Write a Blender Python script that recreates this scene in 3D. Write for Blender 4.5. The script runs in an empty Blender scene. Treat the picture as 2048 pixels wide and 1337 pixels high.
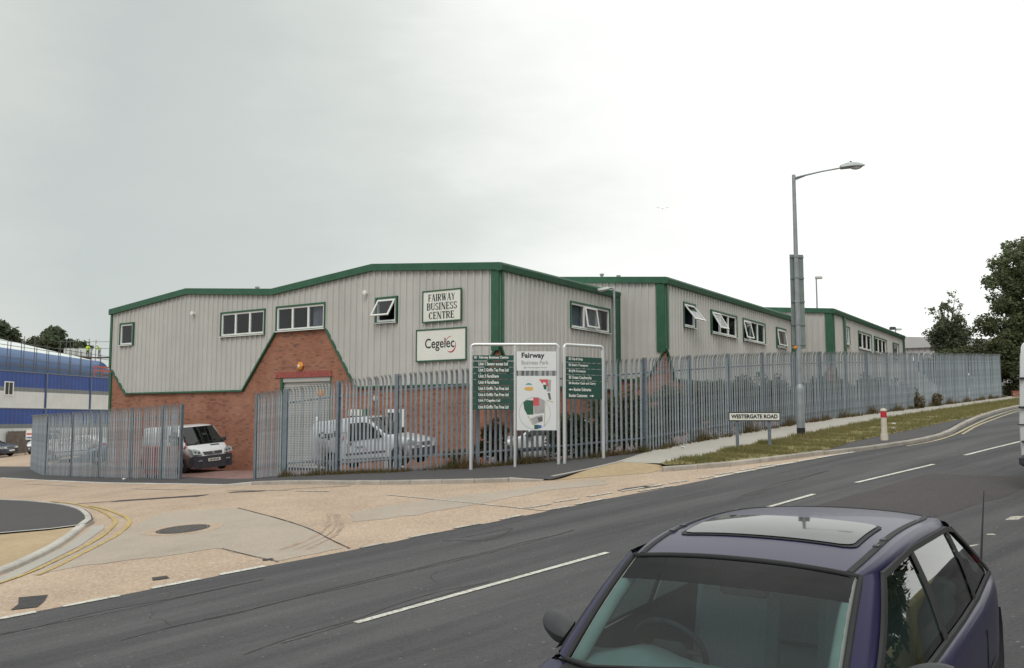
import bpy, bmesh, math, random
from mathutils import Vector, Matrix
from mathutils.geometry import delaunay_2d_cdt
R = math.radians
S = bpy.context.scene
C = S.collection
random.seed(7)

# ------------------------------------------------------------------ camera, sky, sun, exposure
cam = bpy.data.objects.new('camera', bpy.data.cameras.new('camera'))
C.objects.link(cam)
cam.location = (0, 0, 2.5)
cam.rotation_euler = (R(90 + 5.296), 0, 0)
cam.data.sensor_width = 36
cam.data.lens = 32.52
cam.data.clip_start = .05
cam.data.clip_end = 4000
S.camera = cam
S.view_settings.view_transform = 'Standard'
S.view_settings.look = 'None'
S.view_settings.exposure = 0.0
S.view_settings.gamma = 1.0
S.render.engine = 'CYCLES'
S.cycles.max_bounces = 8
S.cycles.transparent_max_bounces = 24

SUN_AZ, SUN_EL = 190.0, 48.0           # sun veiled by cloud behind the camera (degrees right of the view, above the horizon)
sdir = Vector((math.sin(R(SUN_AZ)) * math.cos(R(SUN_EL)), math.cos(R(SUN_AZ)) * math.cos(R(SUN_EL)), math.sin(R(SUN_EL))))
W = bpy.data.worlds.new('World')
S.world = W
W.use_nodes = True
wn, wl = W.node_tree.nodes, W.node_tree.links
wn.clear()
wo = wn.new('ShaderNodeOutputWorld')
bg_sky = wn.new('ShaderNodeBackground')
bg_cl = wn.new('ShaderNodeBackground')
mixw = wn.new('ShaderNodeMixShader')
sky = wn.new('ShaderNodeTexSky')
sky.sky_type = 'NISHITA'
sky.sun_disc = False
sky.sun_elevation = R(SUN_EL)
sky.sun_rotation = R(SUN_AZ)
bg_sky.inputs[1].default_value = .1
wl.new(sky.outputs[0], bg_sky.inputs[0])
tc = wn.new('ShaderNodeTexCoord')
bdir = Vector((math.sin(R(45)) * math.cos(R(25)), math.cos(R(45)) * math.cos(R(25)), math.sin(R(25))))   # thinner, brighter cloud to the right
dotn = wn.new('ShaderNodeVectorMath'); dotn.operation = 'DOT_PRODUCT'
dotn.inputs[1].default_value = bdir
wl.new(tc.outputs['Generated'], dotn.inputs[0])
mp = wn.new('ShaderNodeMapping'); mp.inputs['Scale'].default_value = (1, 1, 3.2); mp.inputs['Location'].default_value = (.35, .1, .2)
wl.new(tc.outputs['Generated'], mp.inputs[0])
nz = wn.new('ShaderNodeTexNoise'); nz.inputs['Scale'].default_value = 1.6; nz.inputs['Detail'].default_value = 8; nz.inputs['Roughness'].default_value = .56
wl.new(mp.outputs[0], nz.inputs['Vector'])
mad = wn.new('ShaderNodeMath'); mad.operation = 'MULTIPLY_ADD'; mad.inputs[1].default_value = .44; mad.inputs[2].default_value = -.22
wl.new(nz.outputs[0], mad.inputs[0])
addd = wn.new('ShaderNodeMath'); addd.operation = 'ADD'
wl.new(dotn.outputs['Value'], addd.inputs[0]); wl.new(mad.outputs[0], addd.inputs[1])
ramp = wn.new('ShaderNodeValToRGB')
cr = ramp.color_ramp
cr.elements[0].position = .0; cr.elements[0].color = (.66, .69, .69, 1)
cr.elements[1].position = 1.0; cr.elements[1].color = (1.35, 1.36, 1.32, 1)
for pos, col in [(.55, (.70, .735, .71, 1)), (.65, (.73, .75, .70, 1)), (.72, (.59, .63, .61, 1)), (.78, (.635, .675, .645, 1)), (.83, (.76, .79, .745, 1)), (.865, (.93, .95, .905, 1)), (.915, (1.12, 1.13, 1.08, 1))]:
    e = cr.elements.new(pos); e.color = col
mr = wn.new('ShaderNodeMapRange'); mr.inputs[1].default_value = -1; mr.inputs[2].default_value = 1
wl.new(addd.outputs[0], mr.inputs[0]); wl.new(mr.outputs[0], ramp.inputs[0])
sepz = wn.new('ShaderNodeSeparateXYZ'); wl.new(tc.outputs['Generated'], sepz.inputs[0])
zg = wn.new('ShaderNodeMapRange'); zg.inputs[1].default_value = .4; zg.inputs[2].default_value = 1.0; zg.inputs[3].default_value = 1.0; zg.inputs[4].default_value = 1.4   # overcast deck brightens to the zenith
wl.new(sepz.outputs[2], zg.inputs[0]); wl.new(zg.outputs[0], bg_cl.inputs[1])
wl.new(ramp.outputs[0], bg_cl.inputs[0])
mixw.inputs[0].default_value = .93
wl.new(bg_sky.outputs[0], mixw.inputs[1]); wl.new(bg_cl.outputs[0], mixw.inputs[2]); wl.new(mixw.outputs[0], wo.inputs[0])

sl = bpy.data.lights.new('sun', 'SUN'); sl.energy = 1.25; sl.angle = R(28); sl.color = (1, .965, .91)
so = bpy.data.objects.new('sun', sl); C.objects.link(so)
so.rotation_euler = (-sdir).to_track_quat('-Z', 'Y').to_euler()
so.location = (0, 0, 60)

# ------------------------------------------------------------------ terrain
def sst(t):
    t = min(1., max(0., t)); return t * t * (3 - 2 * t)
UX, UY = .743, .669                      # main road direction (uphill to the right)
def uv(x, y): return (x + 1.9) * UX + (y - 11.3) * UY, -(x + 1.9) * UY + (y - 11.3) * UX
def xy(u, v): return (-1.9 + u * UX - v * UY, 11.3 + u * UY + v * UX)
def fz(u):
    if u < -20: return .08 - .084 * 20 + .05 * max(u + 20, -40)
    if u < 15: return .08 + .084 * u
    if u < 33.9: return .08 + .084 * u - .0009 * (u - 15) ** 2
    if u < 75: return 2.606 + .05 * (u - 33.9)
    return 4.661 + .02 * (min(u, 200) - 75)
def tz(x, y):
    u, v = uv(x, y); k = 0.
    if v > 11: k = -(.55 * sst((v - 11) / 14) + .019 * min(max(0, v - 24), 90)) * (1 - sst((u - 20) / 25))
    if v < -3.6: k += .55 * sst((-v - 3.6) / 3.2) + .45 * sst((-v - 8.) / 2.)
    return fz(u) + k

# ------------------------------------------------------------------ materials
MATS = {}
def _new(name):
    m = bpy.data.materials.new(name); m.use_nodes = True
    n, l = m.node_tree.nodes, m.node_tree.links
    return m, n, l, n['Principled BSDF']
def rgb(c): return (c[0], c[1], c[2], 1)
def mixcol(n, l, fac, a, b, blend='MIX'):
    x = n.new('ShaderNodeMix'); x.data_type = 'RGBA'; x.blend_type = blend
    if isinstance(fac, (int, float)): x.inputs[0].default_value = fac
    else: l.new(fac, x.inputs[0])
    for i, q in ((6, a), (7, b)):
        if isinstance(q, (tuple, list)): x.inputs[i].default_value = rgb(q)
        else: l.new(q, x.inputs[i])
    return x.outputs[2]
def noise(n, l, vec, scale, detail=3, rough=.55):
    x = n.new('ShaderNodeTexNoise'); x.inputs['Scale'].default_value = scale; x.inputs['Detail'].default_value = detail; x.inputs['Roughness'].default_value = rough
    l.new(vec, x.inputs['Vector']); return x.outputs[0]
def rampf(n, l, v, a, b):
    x = n.new('ShaderNodeMapRange'); x.inputs[1].default_value = a; x.inputs[2].default_value = b
    l.new(v, x.inputs[0]); return x.outputs[0]
def bump(n, l, h, b, strength=.3, dist=.01):
    x = n.new('ShaderNodeBump'); x.inputs['Strength'].default_value = strength; x.inputs['Distance'].default_value = dist
    l.new(h, x.inputs['Height']); l.new(x.outputs[0], b.inputs['Normal'])
def pm(name, col, rough=.6, metal=0., var=.12, scale=6, coat=0., dirt=0., dirtcol=(.12, .10, .08), bmp=0., fine=0., spec=.5, rnd=0.):
    """general painted / plain surface with mottling, grime and small relief"""
    if name in MATS: return MATS[name]
    m, n, l, b = _new(name)
    t = n.new('ShaderNodeTexCoord').outputs['Object']
    f = rampf(n, l, noise(n, l, t, scale, 5), .3, .7)
    c = mixcol(n, l, f, tuple(x * (1 - var) for x in col), tuple(min(1, x * (1 + var)) for x in col))
    if fine:
        g = rampf(n, l, noise(n, l, t, scale * 14, 3, .7), .3, .7)
        c = mixcol(n, l, g, mixcol(n, l, fine, c, (0, 0, 0)), mixcol(n, l, fine * .7, c, (1, 1, 1)))
    if rnd:
        oi = n.new('ShaderNodeObjectInfo')
        hs = n.new('ShaderNodeHueSaturation'); l.new(rampf2(n, l, oi.outputs['Random'], 1 - rnd, 1 + rnd), hs.inputs['Value']); l.new(c, hs.inputs['Color']); c = hs.outputs[0]
    if dirt:
        mpn = n.new('ShaderNodeMapping'); mpn.inputs['Scale'].default_value = (1, 1, .22); l.new(t, mpn.inputs[0])
        d = rampf(n, l, noise(n, l, mpn.outputs[0], scale * .9, 6, .7), .52, .78)
        dm = n.new('ShaderNodeMath'); dm.operation = 'MULTIPLY'; dm.inputs[1].default_value = dirt; l.new(d, dm.inputs[0])
        c = mixcol(n, l, dm.outputs[0], c, dirtcol)
    l.new(c, b.inputs['Base Color'])
    b.inputs['Roughness'].default_value = rough; b.inputs['Metallic'].default_value = metal
    b.inputs['Coat Weight'].default_value = coat; b.inputs['Coat Roughness'].default_value = .06
    b.inputs['Specular IOR Level'].default_value = spec
    if bmp: bump(n, l, noise(n, l, t, scale * 20, 3, .7), b, bmp, .01)
    MATS[name] = m; return m
def rampf2(n, l, v, a, b):
    x = n.new('ShaderNodeMapRange'); x.inputs[3].default_value = a; x.inputs[4].default_value = b
    l.new(v, x.inputs[0]); return x.outputs[0]
def ground_mat(name, cols, grain, spec_amt, patch=.5, rough=.9, bmp=.5, stain=(.05, .05, .05), stain_amt=.3, streak=None, fleck=None):
    """stony surface: grains of several colours, large patches, stains, tyre streaks along the road"""
    m, n, l, b = _new(name)
    t = n.new('ShaderNodeTexCoord').outputs['Object']
    v = n.new('ShaderNodeTexVoronoi'); v.inputs['Scale'].default_value = grain; l.new(t, v.inputs['Vector'])
    sep = n.new('ShaderNodeSeparateColor'); l.new(v.outputs['Color'], sep.inputs[0])
    rp = n.new('ShaderNodeValToRGB'); rp.color_ramp.interpolation = 'CONSTANT'
    for i, c in enumerate(cols):
        e = rp.color_ramp.elements[i] if i < 2 else rp.color_ramp.elements.new(.5)
        e.color = rgb(c)
    for i in range(len(cols)): rp.color_ramp.elements[i].position = i / len(cols)
    l.new(sep.outputs[0], rp.inputs[0])
    avg = tuple(sum(c[k] for c in cols) / len(cols) for k in range(3))
    c = mixcol(n, l, spec_amt, avg, rp.outputs[0])
    p = rampf(n, l, noise(n, l, t, .55, 6, .62), .32, .7)
    c = mixcol(n, l, p, mixcol(n, l, patch * .45, c, tuple(x * .55 for x in avg)), mixcol(n, l, patch * .35, c, tuple(min(1, x * 1.35) for x in avg)))
    s = rampf(n, l, noise(n, l, t, 1.7, 7, .7), .56, .80)
    sm = n.new('ShaderNodeMath'); sm.operation = 'MULTIPLY'; sm.inputs[1].default_value = stain_amt; l.new(s, sm.inputs[0])
    c = mixcol(n, l, sm.outputs[0], c, stain)
    if streak:
        mpn = n.new('ShaderNodeMapping'); mpn.inputs['Rotation'].default_value = (0, 0, -math.atan2(UY, UX)); l.new(t, mpn.inputs[0])
        m2 = n.new('ShaderNodeMapping'); m2.inputs['Scale'].default_value = (.05, 1.1, 1); l.new(mpn.outputs[0], m2.inputs[0])
        k = rampf(n, l, noise(n, l, m2.outputs[0], 1.3, 6, .6), .35, .7)
        c = mixcol(n, l, k, mixcol(n, l, streak, c, (.02, .02, .022)), mixcol(n, l, streak * .5, c, (.3, .3, .29)))
        # fine meandering cracks / overbanding
        nv = n.new('ShaderNodeTexNoise'); nv.inputs['Scale'].default_value = .8; l.new(t, nv.inputs['Vector'])
        ad = n.new('ShaderNodeVectorMath'); ad.operation = 'MULTIPLY_ADD'; ad.inputs[1].default_value = (1.6, 1.6, 0); l.new(nv.outputs['Color'], ad.inputs[0]); l.new(t, ad.inputs[2])
        vo = n.new('ShaderNodeTexVoronoi'); vo.feature = 'DISTANCE_TO_EDGE'; vo.inputs['Scale'].default_value = .16; l.new(ad.outputs[0], vo.inputs['Vector'])
        ck = rampf(n, l, vo.outputs['Distance'], .0022, .0004)
        ck2 = n.new('ShaderNodeMath'); ck2.operation = 'MULTIPLY'; l.new(ck, ck2.inputs[0]); l.new(rampf(n, l, noise(n, l, t, .5, 3), .48, .6), ck2.inputs[1])
        ck3 = n.new('ShaderNodeMath'); ck3.operation = 'MULTIPLY'; ck3.inputs[1].default_value = .6; l.new(ck2.outputs[0], ck3.inputs[0])
        c = mixcol(n, l, ck3.outputs[0], c, (.03, .03, .031))
    if fleck:
        v2 = n.new('ShaderNodeTexVoronoi'); v2.inputs['Scale'].default_value = 16; l.new(t, v2.inputs['Vector'])
        s2 = n.new('ShaderNodeSeparateColor'); l.new(v2.outputs['Color'], s2.inputs[0])
        g1 = n.new('ShaderNodeMath'); g1.operation = 'GREATER_THAN'; g1.inputs[1].default_value = .965; l.new(s2.outputs[1], g1.inputs[0])
        g2 = n.new('ShaderNodeMath'); g2.operation = 'LESS_THAN'; g2.inputs[1].default_value = .26; l.new(v2.outputs['Distance'], g2.inputs[0])
        g3 = n.new('ShaderNodeMath'); g3.operation = 'MULTIPLY'; l.new(g1.outputs[0], g3.inputs[0]); l.new(g2.outputs[0], g3.inputs[1])
        c = mixcol(n, l, g3.outputs[0], c, fleck)
    l.new(c, b.inputs['Base Color']); b.inputs['Roughness'].default_value = rough
    b.inputs['Specular IOR Level'].default_value = .35
    bump(n, l, v.outputs['Distance'], b, bmp, .006)
    MATS[name] = m; return m
def brick_mat(name, c1, c2, mortar, along='xy', bw=.225, bh=.075):
    m, n, l, b = _new(name)
    t = n.new('ShaderNodeTexCoord').outputs['Object']
    sp = n.new('ShaderNodeSeparateXYZ'); l.new(t, sp.inputs[0])
    ad = n.new('ShaderNodeMath'); ad.operation = 'ADD'; l.new(sp.outputs[0], ad.inputs[0]); l.new(sp.outputs[1], ad.inputs[1])
    cb = n.new('ShaderNodeCombineXYZ')
    if along == 'floor': l.new(sp.outputs[0], cb.inputs[0]); l.new(sp.outputs[1], cb.inputs[1])
    else: l.new(ad.outputs[0], cb.inputs[0]); l.new(sp.outputs[2], cb.inputs[1])
    bt = n.new('ShaderNodeTexBrick'); bt.inputs['Scale'].default_value = 1; bt.inputs['Brick Width'].default_value = bw; bt.inputs['Row Height'].default_value = bh
    bt.inputs['Mortar Size'].default_value = .007; bt.inputs['Mortar Smooth'].default_value = .15; bt.inputs['Bias'].default_value = -.1
    bt.inputs['Color1'].default_value = rgb(c1); bt.inputs['Color2'].default_value = rgb(c2); bt.inputs['Mortar'].default_value = rgb(mortar)
    l.new(cb.outputs[0], bt.inputs['Vector'])
    # single bricks, darker or burnt
    fl = n.new('ShaderNodeVectorMath'); fl.operation = 'DIVIDE'; fl.inputs[1].default_value = (bw, bh, 1); l.new(cb.outputs[0], fl.inputs[0])
    wnz = n.new('ShaderNodeTexWhiteNoise'); ff = n.new('ShaderNodeVectorMath'); ff.operation = 'FLOOR'; l.new(fl.outputs[0], ff.inputs[0]); l.new(ff.outputs[0], wnz.inputs['Vector'])
    dk = rampf(n, l, wnz.outputs['Value'], .86, .9)
    c = mixcol(n, l, dk, bt.outputs['Color'], mixcol(n, l, .5, bt.outputs['Color'], (.10, .05, .045)))
    p = rampf(n, l, noise(n, l, t, .6, 6, .65), .35, .7)
    c = mixcol(n, l, p, mixcol(n, l, .22, c, (.05, .03, .03)), mixcol(n, l, .12, c, (.6, .5, .42)))
    l.new(c, b.inputs['Base Color']); b.inputs['Roughness'].default_value = .9
    bump(n, l, bt.outputs['Fac'], b, -.6, .008)
    MATS[name] = m; return m
def glass(name, tint=(.75, .85, .82), refl=1.0, rough=0.01, ior=1.5):
    if name in MATS: return MATS[name]
    m, n, l, b = _new(name); n.remove(b)
    tr = n.new('ShaderNodeBsdfTransparent'); tr.inputs[0].default_value = rgb(tint)
    gl = n.new('ShaderNodeBsdfGlossy'); gl.inputs['Roughness'].default_value = rough; gl.inputs[0].default_value = (refl, refl, refl, 1)
    lw_ = n.new('ShaderNodeLayerWeight'); lw_.inputs[0].default_value = .5
    f0 = ((ior - 1) / (ior + 1)) ** 2
    pw = n.new('ShaderNodeMath'); pw.operation = 'POWER'; pw.inputs[1].default_value = 5; l.new(lw_.outputs['Facing'], pw.inputs[0])
    sc_ = n.new('ShaderNodeMath'); sc_.operation = 'MULTIPLY_ADD'; sc_.inputs[1].default_value = 1 - f0; sc_.inputs[2].default_value = f0 * 1.6; l.new(pw.outputs[0], sc_.inputs[0])
    mx = n.new('ShaderNodeMixShader'); l.new(sc_.outputs[0], mx.inputs[0]); l.new(tr.outputs[0], mx.inputs[1]); l.new(gl.outputs[0], mx.inputs[2])
    l.new(mx.outputs[0], n['Material Output'].inputs[0]); MATS[name] = m; return m
def leafmat(name, a, b_, c_=None):
    m, n, l, b = _new(name)
    t = n.new('ShaderNodeTexCoord').outputs['Object']
    f = rampf(n, l, noise(n, l, t, 9, 2), .3, .7)
    g = rampf(n, l, noise(n, l, t, 1.1, 3), .35, .65)
    c = mixcol(n, l, f, a, b_)
    c = mixcol(n, l, g, mixcol(n, l, .35, c, c_ or tuple(x * .5 for x in a)), c)
    l.new(c, b.inputs['Base Color']); b.inputs['Roughness'].default_value = .65; b.inputs['Specular IOR Level'].default_value = .3
    tl = n.new('ShaderNodeBsdfTranslucent'); l.new(c, tl.inputs[0])
    mx = n.new('ShaderNodeMixShader'); mx.inputs[0].default_value = .38
    l.new(b.outputs[0], mx.inputs[1]); l.new(tl.outputs[0], mx.inputs[2]); l.new(mx.outputs[0], n['Material Output'].inputs[0])
    MATS[name] = m; return m

M_asph = ground_mat('asphalt_road', [(.045, .045, .048), (.07, .07, .073), (.10, .10, .102), (.085, .084, .085)], 55, .55, .4, .92, .5, (.035, .035, .037), .4, streak=.30, fleck=(.17, .165, .16))
M_asph2 = ground_mat('asphalt_footway', [(.06, .056, .058), (.085, .08, .083), (.11, .105, .107)], 70, .6, .35, .93, .5, (.16, .15, .14), .25)
M_tan = ground_mat('buff_aggregate', [(.435, .315, .22), (.53, .41, .31), (.345, .235, .16), (.61, .51, .415), (.465, .345, .25)], 30, .6, .7, .9, .6, (.22, .16, .11), .45)
M_conc = ground_mat('worn_concrete', [(.42, .355, .29), (.49, .42, .35), (.37, .31, .25)], 40, .5, .5, .9, .4, (.25, .20, .16), .45)
M_foot = ground_mat('concrete_footway', [(.43, .40, .355), (.49, .46, .41), (.38, .355, .315)], 60, .45, .4, .9, .3, (.3, .28, .25), .3)
M_earth = ground_mat('dry_earth', [(.30, .22, .13), (.38, .29, .17), (.24, .17, .10), (.22, .21, .10)], 18, .7, .7, .95, .7, (.14, .12, .07), .5)
M_tanblk = ground_mat('buff_dust', [(.44, .335, .205), (.49, .385, .25), (.39, .28, .16)], 12, .4, .7, .95, .4, (.35, .22, .10), .5)
M_turf = ground_mat('turf_soil', [(.16, .16, .06), (.30, .23, .11), (.13, .14, .05), (.36, .26, .13)], 14, .8, .8, .95, .7, (.33, .21, .10), .5)
M_kerb = pm('kerb_concrete', (.38, .345, .30), .9, var=.18, scale=3, fine=.10, dirt=.5, dirtcol=(.2, .15, .11), bmp=.3, rnd=.10)
M_kerb2 = pm('kerb_pale', (.50, .475, .43), .9, var=.12, scale=3, fine=.08, dirt=.4, dirtcol=(.3, .25, .19), bmp=.3, rnd=.08)
def paint_mat(name, col, wear):
    m, n, l, b = _new(name)
    t = n.new('ShaderNodeTexCoord').outputs['Object']
    w = rampf(n, l, noise(n, l, t, 14, 6, .75), .60 - wear * .3, .74 - wear * .3)
    w2 = n.new('ShaderNodeMath'); w2.operation = 'MULTIPLY'; w2.inputs[1].default_value = .75; l.new(w, w2.inputs[0])
    c = mixcol(n, l, w2.outputs[0], mixcol(n, l, rampf(n, l, noise(n, l, t, 2, 4), .3, .7), tuple(x * .8 for x in col), col), (.24, .2, .16))
    l.new(c, b.inputs['Base Color']); b.inputs['Roughness'].default_value = .8; MATS[name] = m; return m
M_white_line = paint_mat('white_road_paint', (.70, .69, .62), .38)
M_worn_line = paint_mat('worn_white_paint', (.66, .62, .54), .55)
M_yellow_line = paint_mat('yellow_road_paint', (.62, .44, .12), .5)
M_yellow_pale = paint_mat('faded_yellow_paint', (.58, .50, .30), .5)
M_tar = pm('tar_band', (.05, .047, .047), .85, var=.3, scale=9)
M_iron = pm('cast_iron', (.07, .062, .06), .7, var=.4, scale=30, bmp=.8)
M_brick = brick_mat('red_brick', (.44, .17, .092), (.33, .115, .062), (.20, .145, .115))
M_soldier = pm('red_lintel_brick', (.36, .10, .085), .85, var=.25, scale=9, bmp=.3)
M_pave = brick_mat('red_block_paving', (.26, .135, .12), (.32, .175, .15), (.15, .10, .09), 'floor', .2, .1)
M_clad = pm('grey_cladding', (.535, .525, .495), .5, var=.04, scale=1.2, dirt=.28, dirtcol=(.36, .345, .31), rnd=.035)
M_green = pm('green_trim', (.028, .112, .062), .5, var=.15, scale=3, dirt=.3, dirtcol=(.06, .13, .07))
M_dgreen = pm('dark_green_sign', (.018, .075, .06), .45, var=.12, scale=4)
M_upvc = pm('white_upvc', (.84, .84, .82), .4, var=.03, scale=5, dirt=.1, dirtcol=(.45, .43, .4))
M_signw = pm('white_sign', (.80, .80, .74), .45, var=.03, scale=2)
M_signf = pm('white_board', (.74, .76, .77), .4, var=.03, scale=2)
M_black = pm('black_letter', (.015, .015, .018), .5)
M_serif = pm('green_black_letter', (.015, .035, .025), .5)
M_red = pm('red_paint', (.55, .03, .05), .5, var=.1)
M_white = pm('white_letter', (.8, .8, .78), .5, var=.03)
M_grey_l = pm('grey_letter', (.35, .36, .37), .5)
M_shut = pm('roller_shutter', (.45, .445, .42), .5, var=.05, scale=2, dirt=.4, dirtcol=(.3, .29, .26))
M_galv = pm('galvanised_steel', (.285, .32, .35), .5, .3, var=.25, scale=4, dirt=.35, dirtcol=(.24, .22, .20), rnd=.16)
M_galv_d = pm('galvanised_post', (.20, .235, .27), .5, .35, var=.2, scale=4, dirt=.3, dirtcol=(.2, .2, .2), rnd=.06)
M_alu = pm('aluminium_tube', (.72, .73, .74), .35, .6, var=.06, scale=3)
M_lamp = pm('lamp_column_steel', (.33, .36, .375), .5, .4, var=.15, scale=3, dirt=.3, dirtcol=(.22, .2, .19))
M_lantern = pm('lantern_shell', (.50, .53, .52), .45, var=.1, scale=8, dirt=.4)
M_bowl = pm('lantern_bowl', (.62, .62, .60), .2, var=.1)
M_signback = pm('sign_back_grey', (.23, .27, .26), .55, .2, var=.12, scale=2.5, dirt=.35, dirtcol=(.13, .13, .12))
M_rubber = pm('black_rubber', (.02, .02, .022), .75, var=.2)
M_tyre = pm('tyre', (.025, .025, .027), .85, var=.25, scale=12)
M_rim = pm('wheel_rim', (.42, .43, .44), .35, .7, var=.1)
M_plastic = pm('dark_plastic', (.045, .045, .05), .6, var=.15, scale=8)
M_plastic2 = pm('bumper_plastic', (.05, .05, .062), .55, var=.15, scale=8, dirt=.3)
M_vanw = pm('white_van_paint', (.72, .73, .74), .3, var=.03, coat=.6, dirt=.3, dirtcol=(.45, .43, .4))
M_vangrey = pm('silver_white_van_paint', (.62, .65, .69), .3, var=.03, coat=.6, dirt=.3, dirtcol=(.4, .38, .36))
M_blue = pm('dark_blue_car_paint', (.03, .04, .07), .3, coat=.7)
M_blue2 = pm('mid_blue_car_paint', (.05, .12, .28), .3, coat=.7)
M_purple = pm('purple_blue_car_paint', (.024, .021, .064), .34, 0., var=.03, scale=2, coat=.14, spec=.25)
M_gl = glass('window_glass', (.50, .55, .58))
M_gls = glass('windscreen_glass', (.62, .80, .79), refl=.7)
M_glt = glass('sunstrip_glass', (.10, .085, .12), refl=.55)
M_gld = glass('dark_car_glass', (.30, .36, .34), ior=1.75)
M_glv = glass('van_glass', (.16, .19, .19))
M_dash = pm('dashboard_plastic', (.13, .15, .145), .7, var=.1)
M_mirror = pm('sunroof_glass', (.05, .052, .055), .05, spec=.35, coat=0.)
M_room = pm('dark_room', (.05, .05, .068), .9, var=.3, scale=1)
M_blind = pm('curtain', (.36, .35, .40), .9, var=.25, scale=3)
M_cloth = pm('seat_fabric', (.42, .47, .50), .95, var=.10, scale=60, fine=.15, bmp=.5)
M_trim = pm('interior_trim', (.05, .055, .055), .8, var=.2, scale=6)
M_trim_l = pm('pale_interior_trim', (.21, .225, .21), .8, var=.1)
M_headl = pm('headlight_glass', (.33, .36, .36), .12, var=.3, scale=14, coat=1)
M_orange = pm('amber_plastic', (.75, .28, .02), .4)
M_bark = pm('bark', (.11, .085, .065), .95, var=.4, scale=8, bmp=.8)
M_leaf1 = leafmat('poplar_leaf', (.14, .18, .09), (.22, .26, .14))
M_leaf2 = leafmat('dark_bush_leaf', (.075, .10, .045), (.14, .165, .08), (.12, .09, .05))
M_leaf3 = leafmat('pale_willow_leaf', (.12, .145, .08), (.20, .22, .14))
M_leaf4 = leafmat('far_leaf', (.09, .12, .07), (.13, .16, .09))
M_leaf5 = leafmat('dry_weed_leaf', (.16, .11, .05), (.09, .10, .035), (.20, .10, .05))
M_grass = leafmat('grass_blade', (.13, .17, .055), (.30, .25, .11), (.36, .27, .13))
M_cab_b = pm('cabin_blue', (.022, .07, .29), .5, var=.12, scale=.8, dirt=.3, dirtcol=(.05, .06, .15))
M_cab_w = pm('cabin_white', (.68, .70, .68), .5, var=.06, scale=.8, dirt=.4, dirtcol=(.4, .38, .34))
M_cab_g = pm('cabin_grey', (.19, .21, .21), .5, var=.08, scale=.8)
M_shed_b = pm('shed_blue', (.022, .095, .26), .35, var=.08, scale=.5)
M_shed_w = pm('shed_roof_white', (.74, .78, .76), .5, var=.05, scale=.3)
M_timber = pm('brown_timber', (.16, .13, .11), .9, var=.25, scale=3)
M_scaf = pm('scaffold_tube', (.13, .12, .12), .5, .5, var=.3)
M_hiv = pm('hi_vis_yellow', (.60, .80, .05), .7, var=.1)
M_navy = pm('navy_trousers', (.03, .07, .09), .9)
M_skin = pm('skin', (.45, .26, .19), .6)
M_hat = pm('white_hard_hat', (.75, .75, .72), .4)
M_redbin = pm('red_bin_paint', (.50, .09, .05), .5, var=.15, dirt=.3)
M_farclad = pm('far_pale_cladding', (.56, .56, .56), .6, var=.06, scale=.5)
M_post_cream = pm('cream_bollard', (.62, .56, .46), .7, var=.12, scale=6, dirt=.5, dirtcol=(.35, .29, .22))
M_litter = pm('white_litter', (.75, .75, .74), .6)

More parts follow.
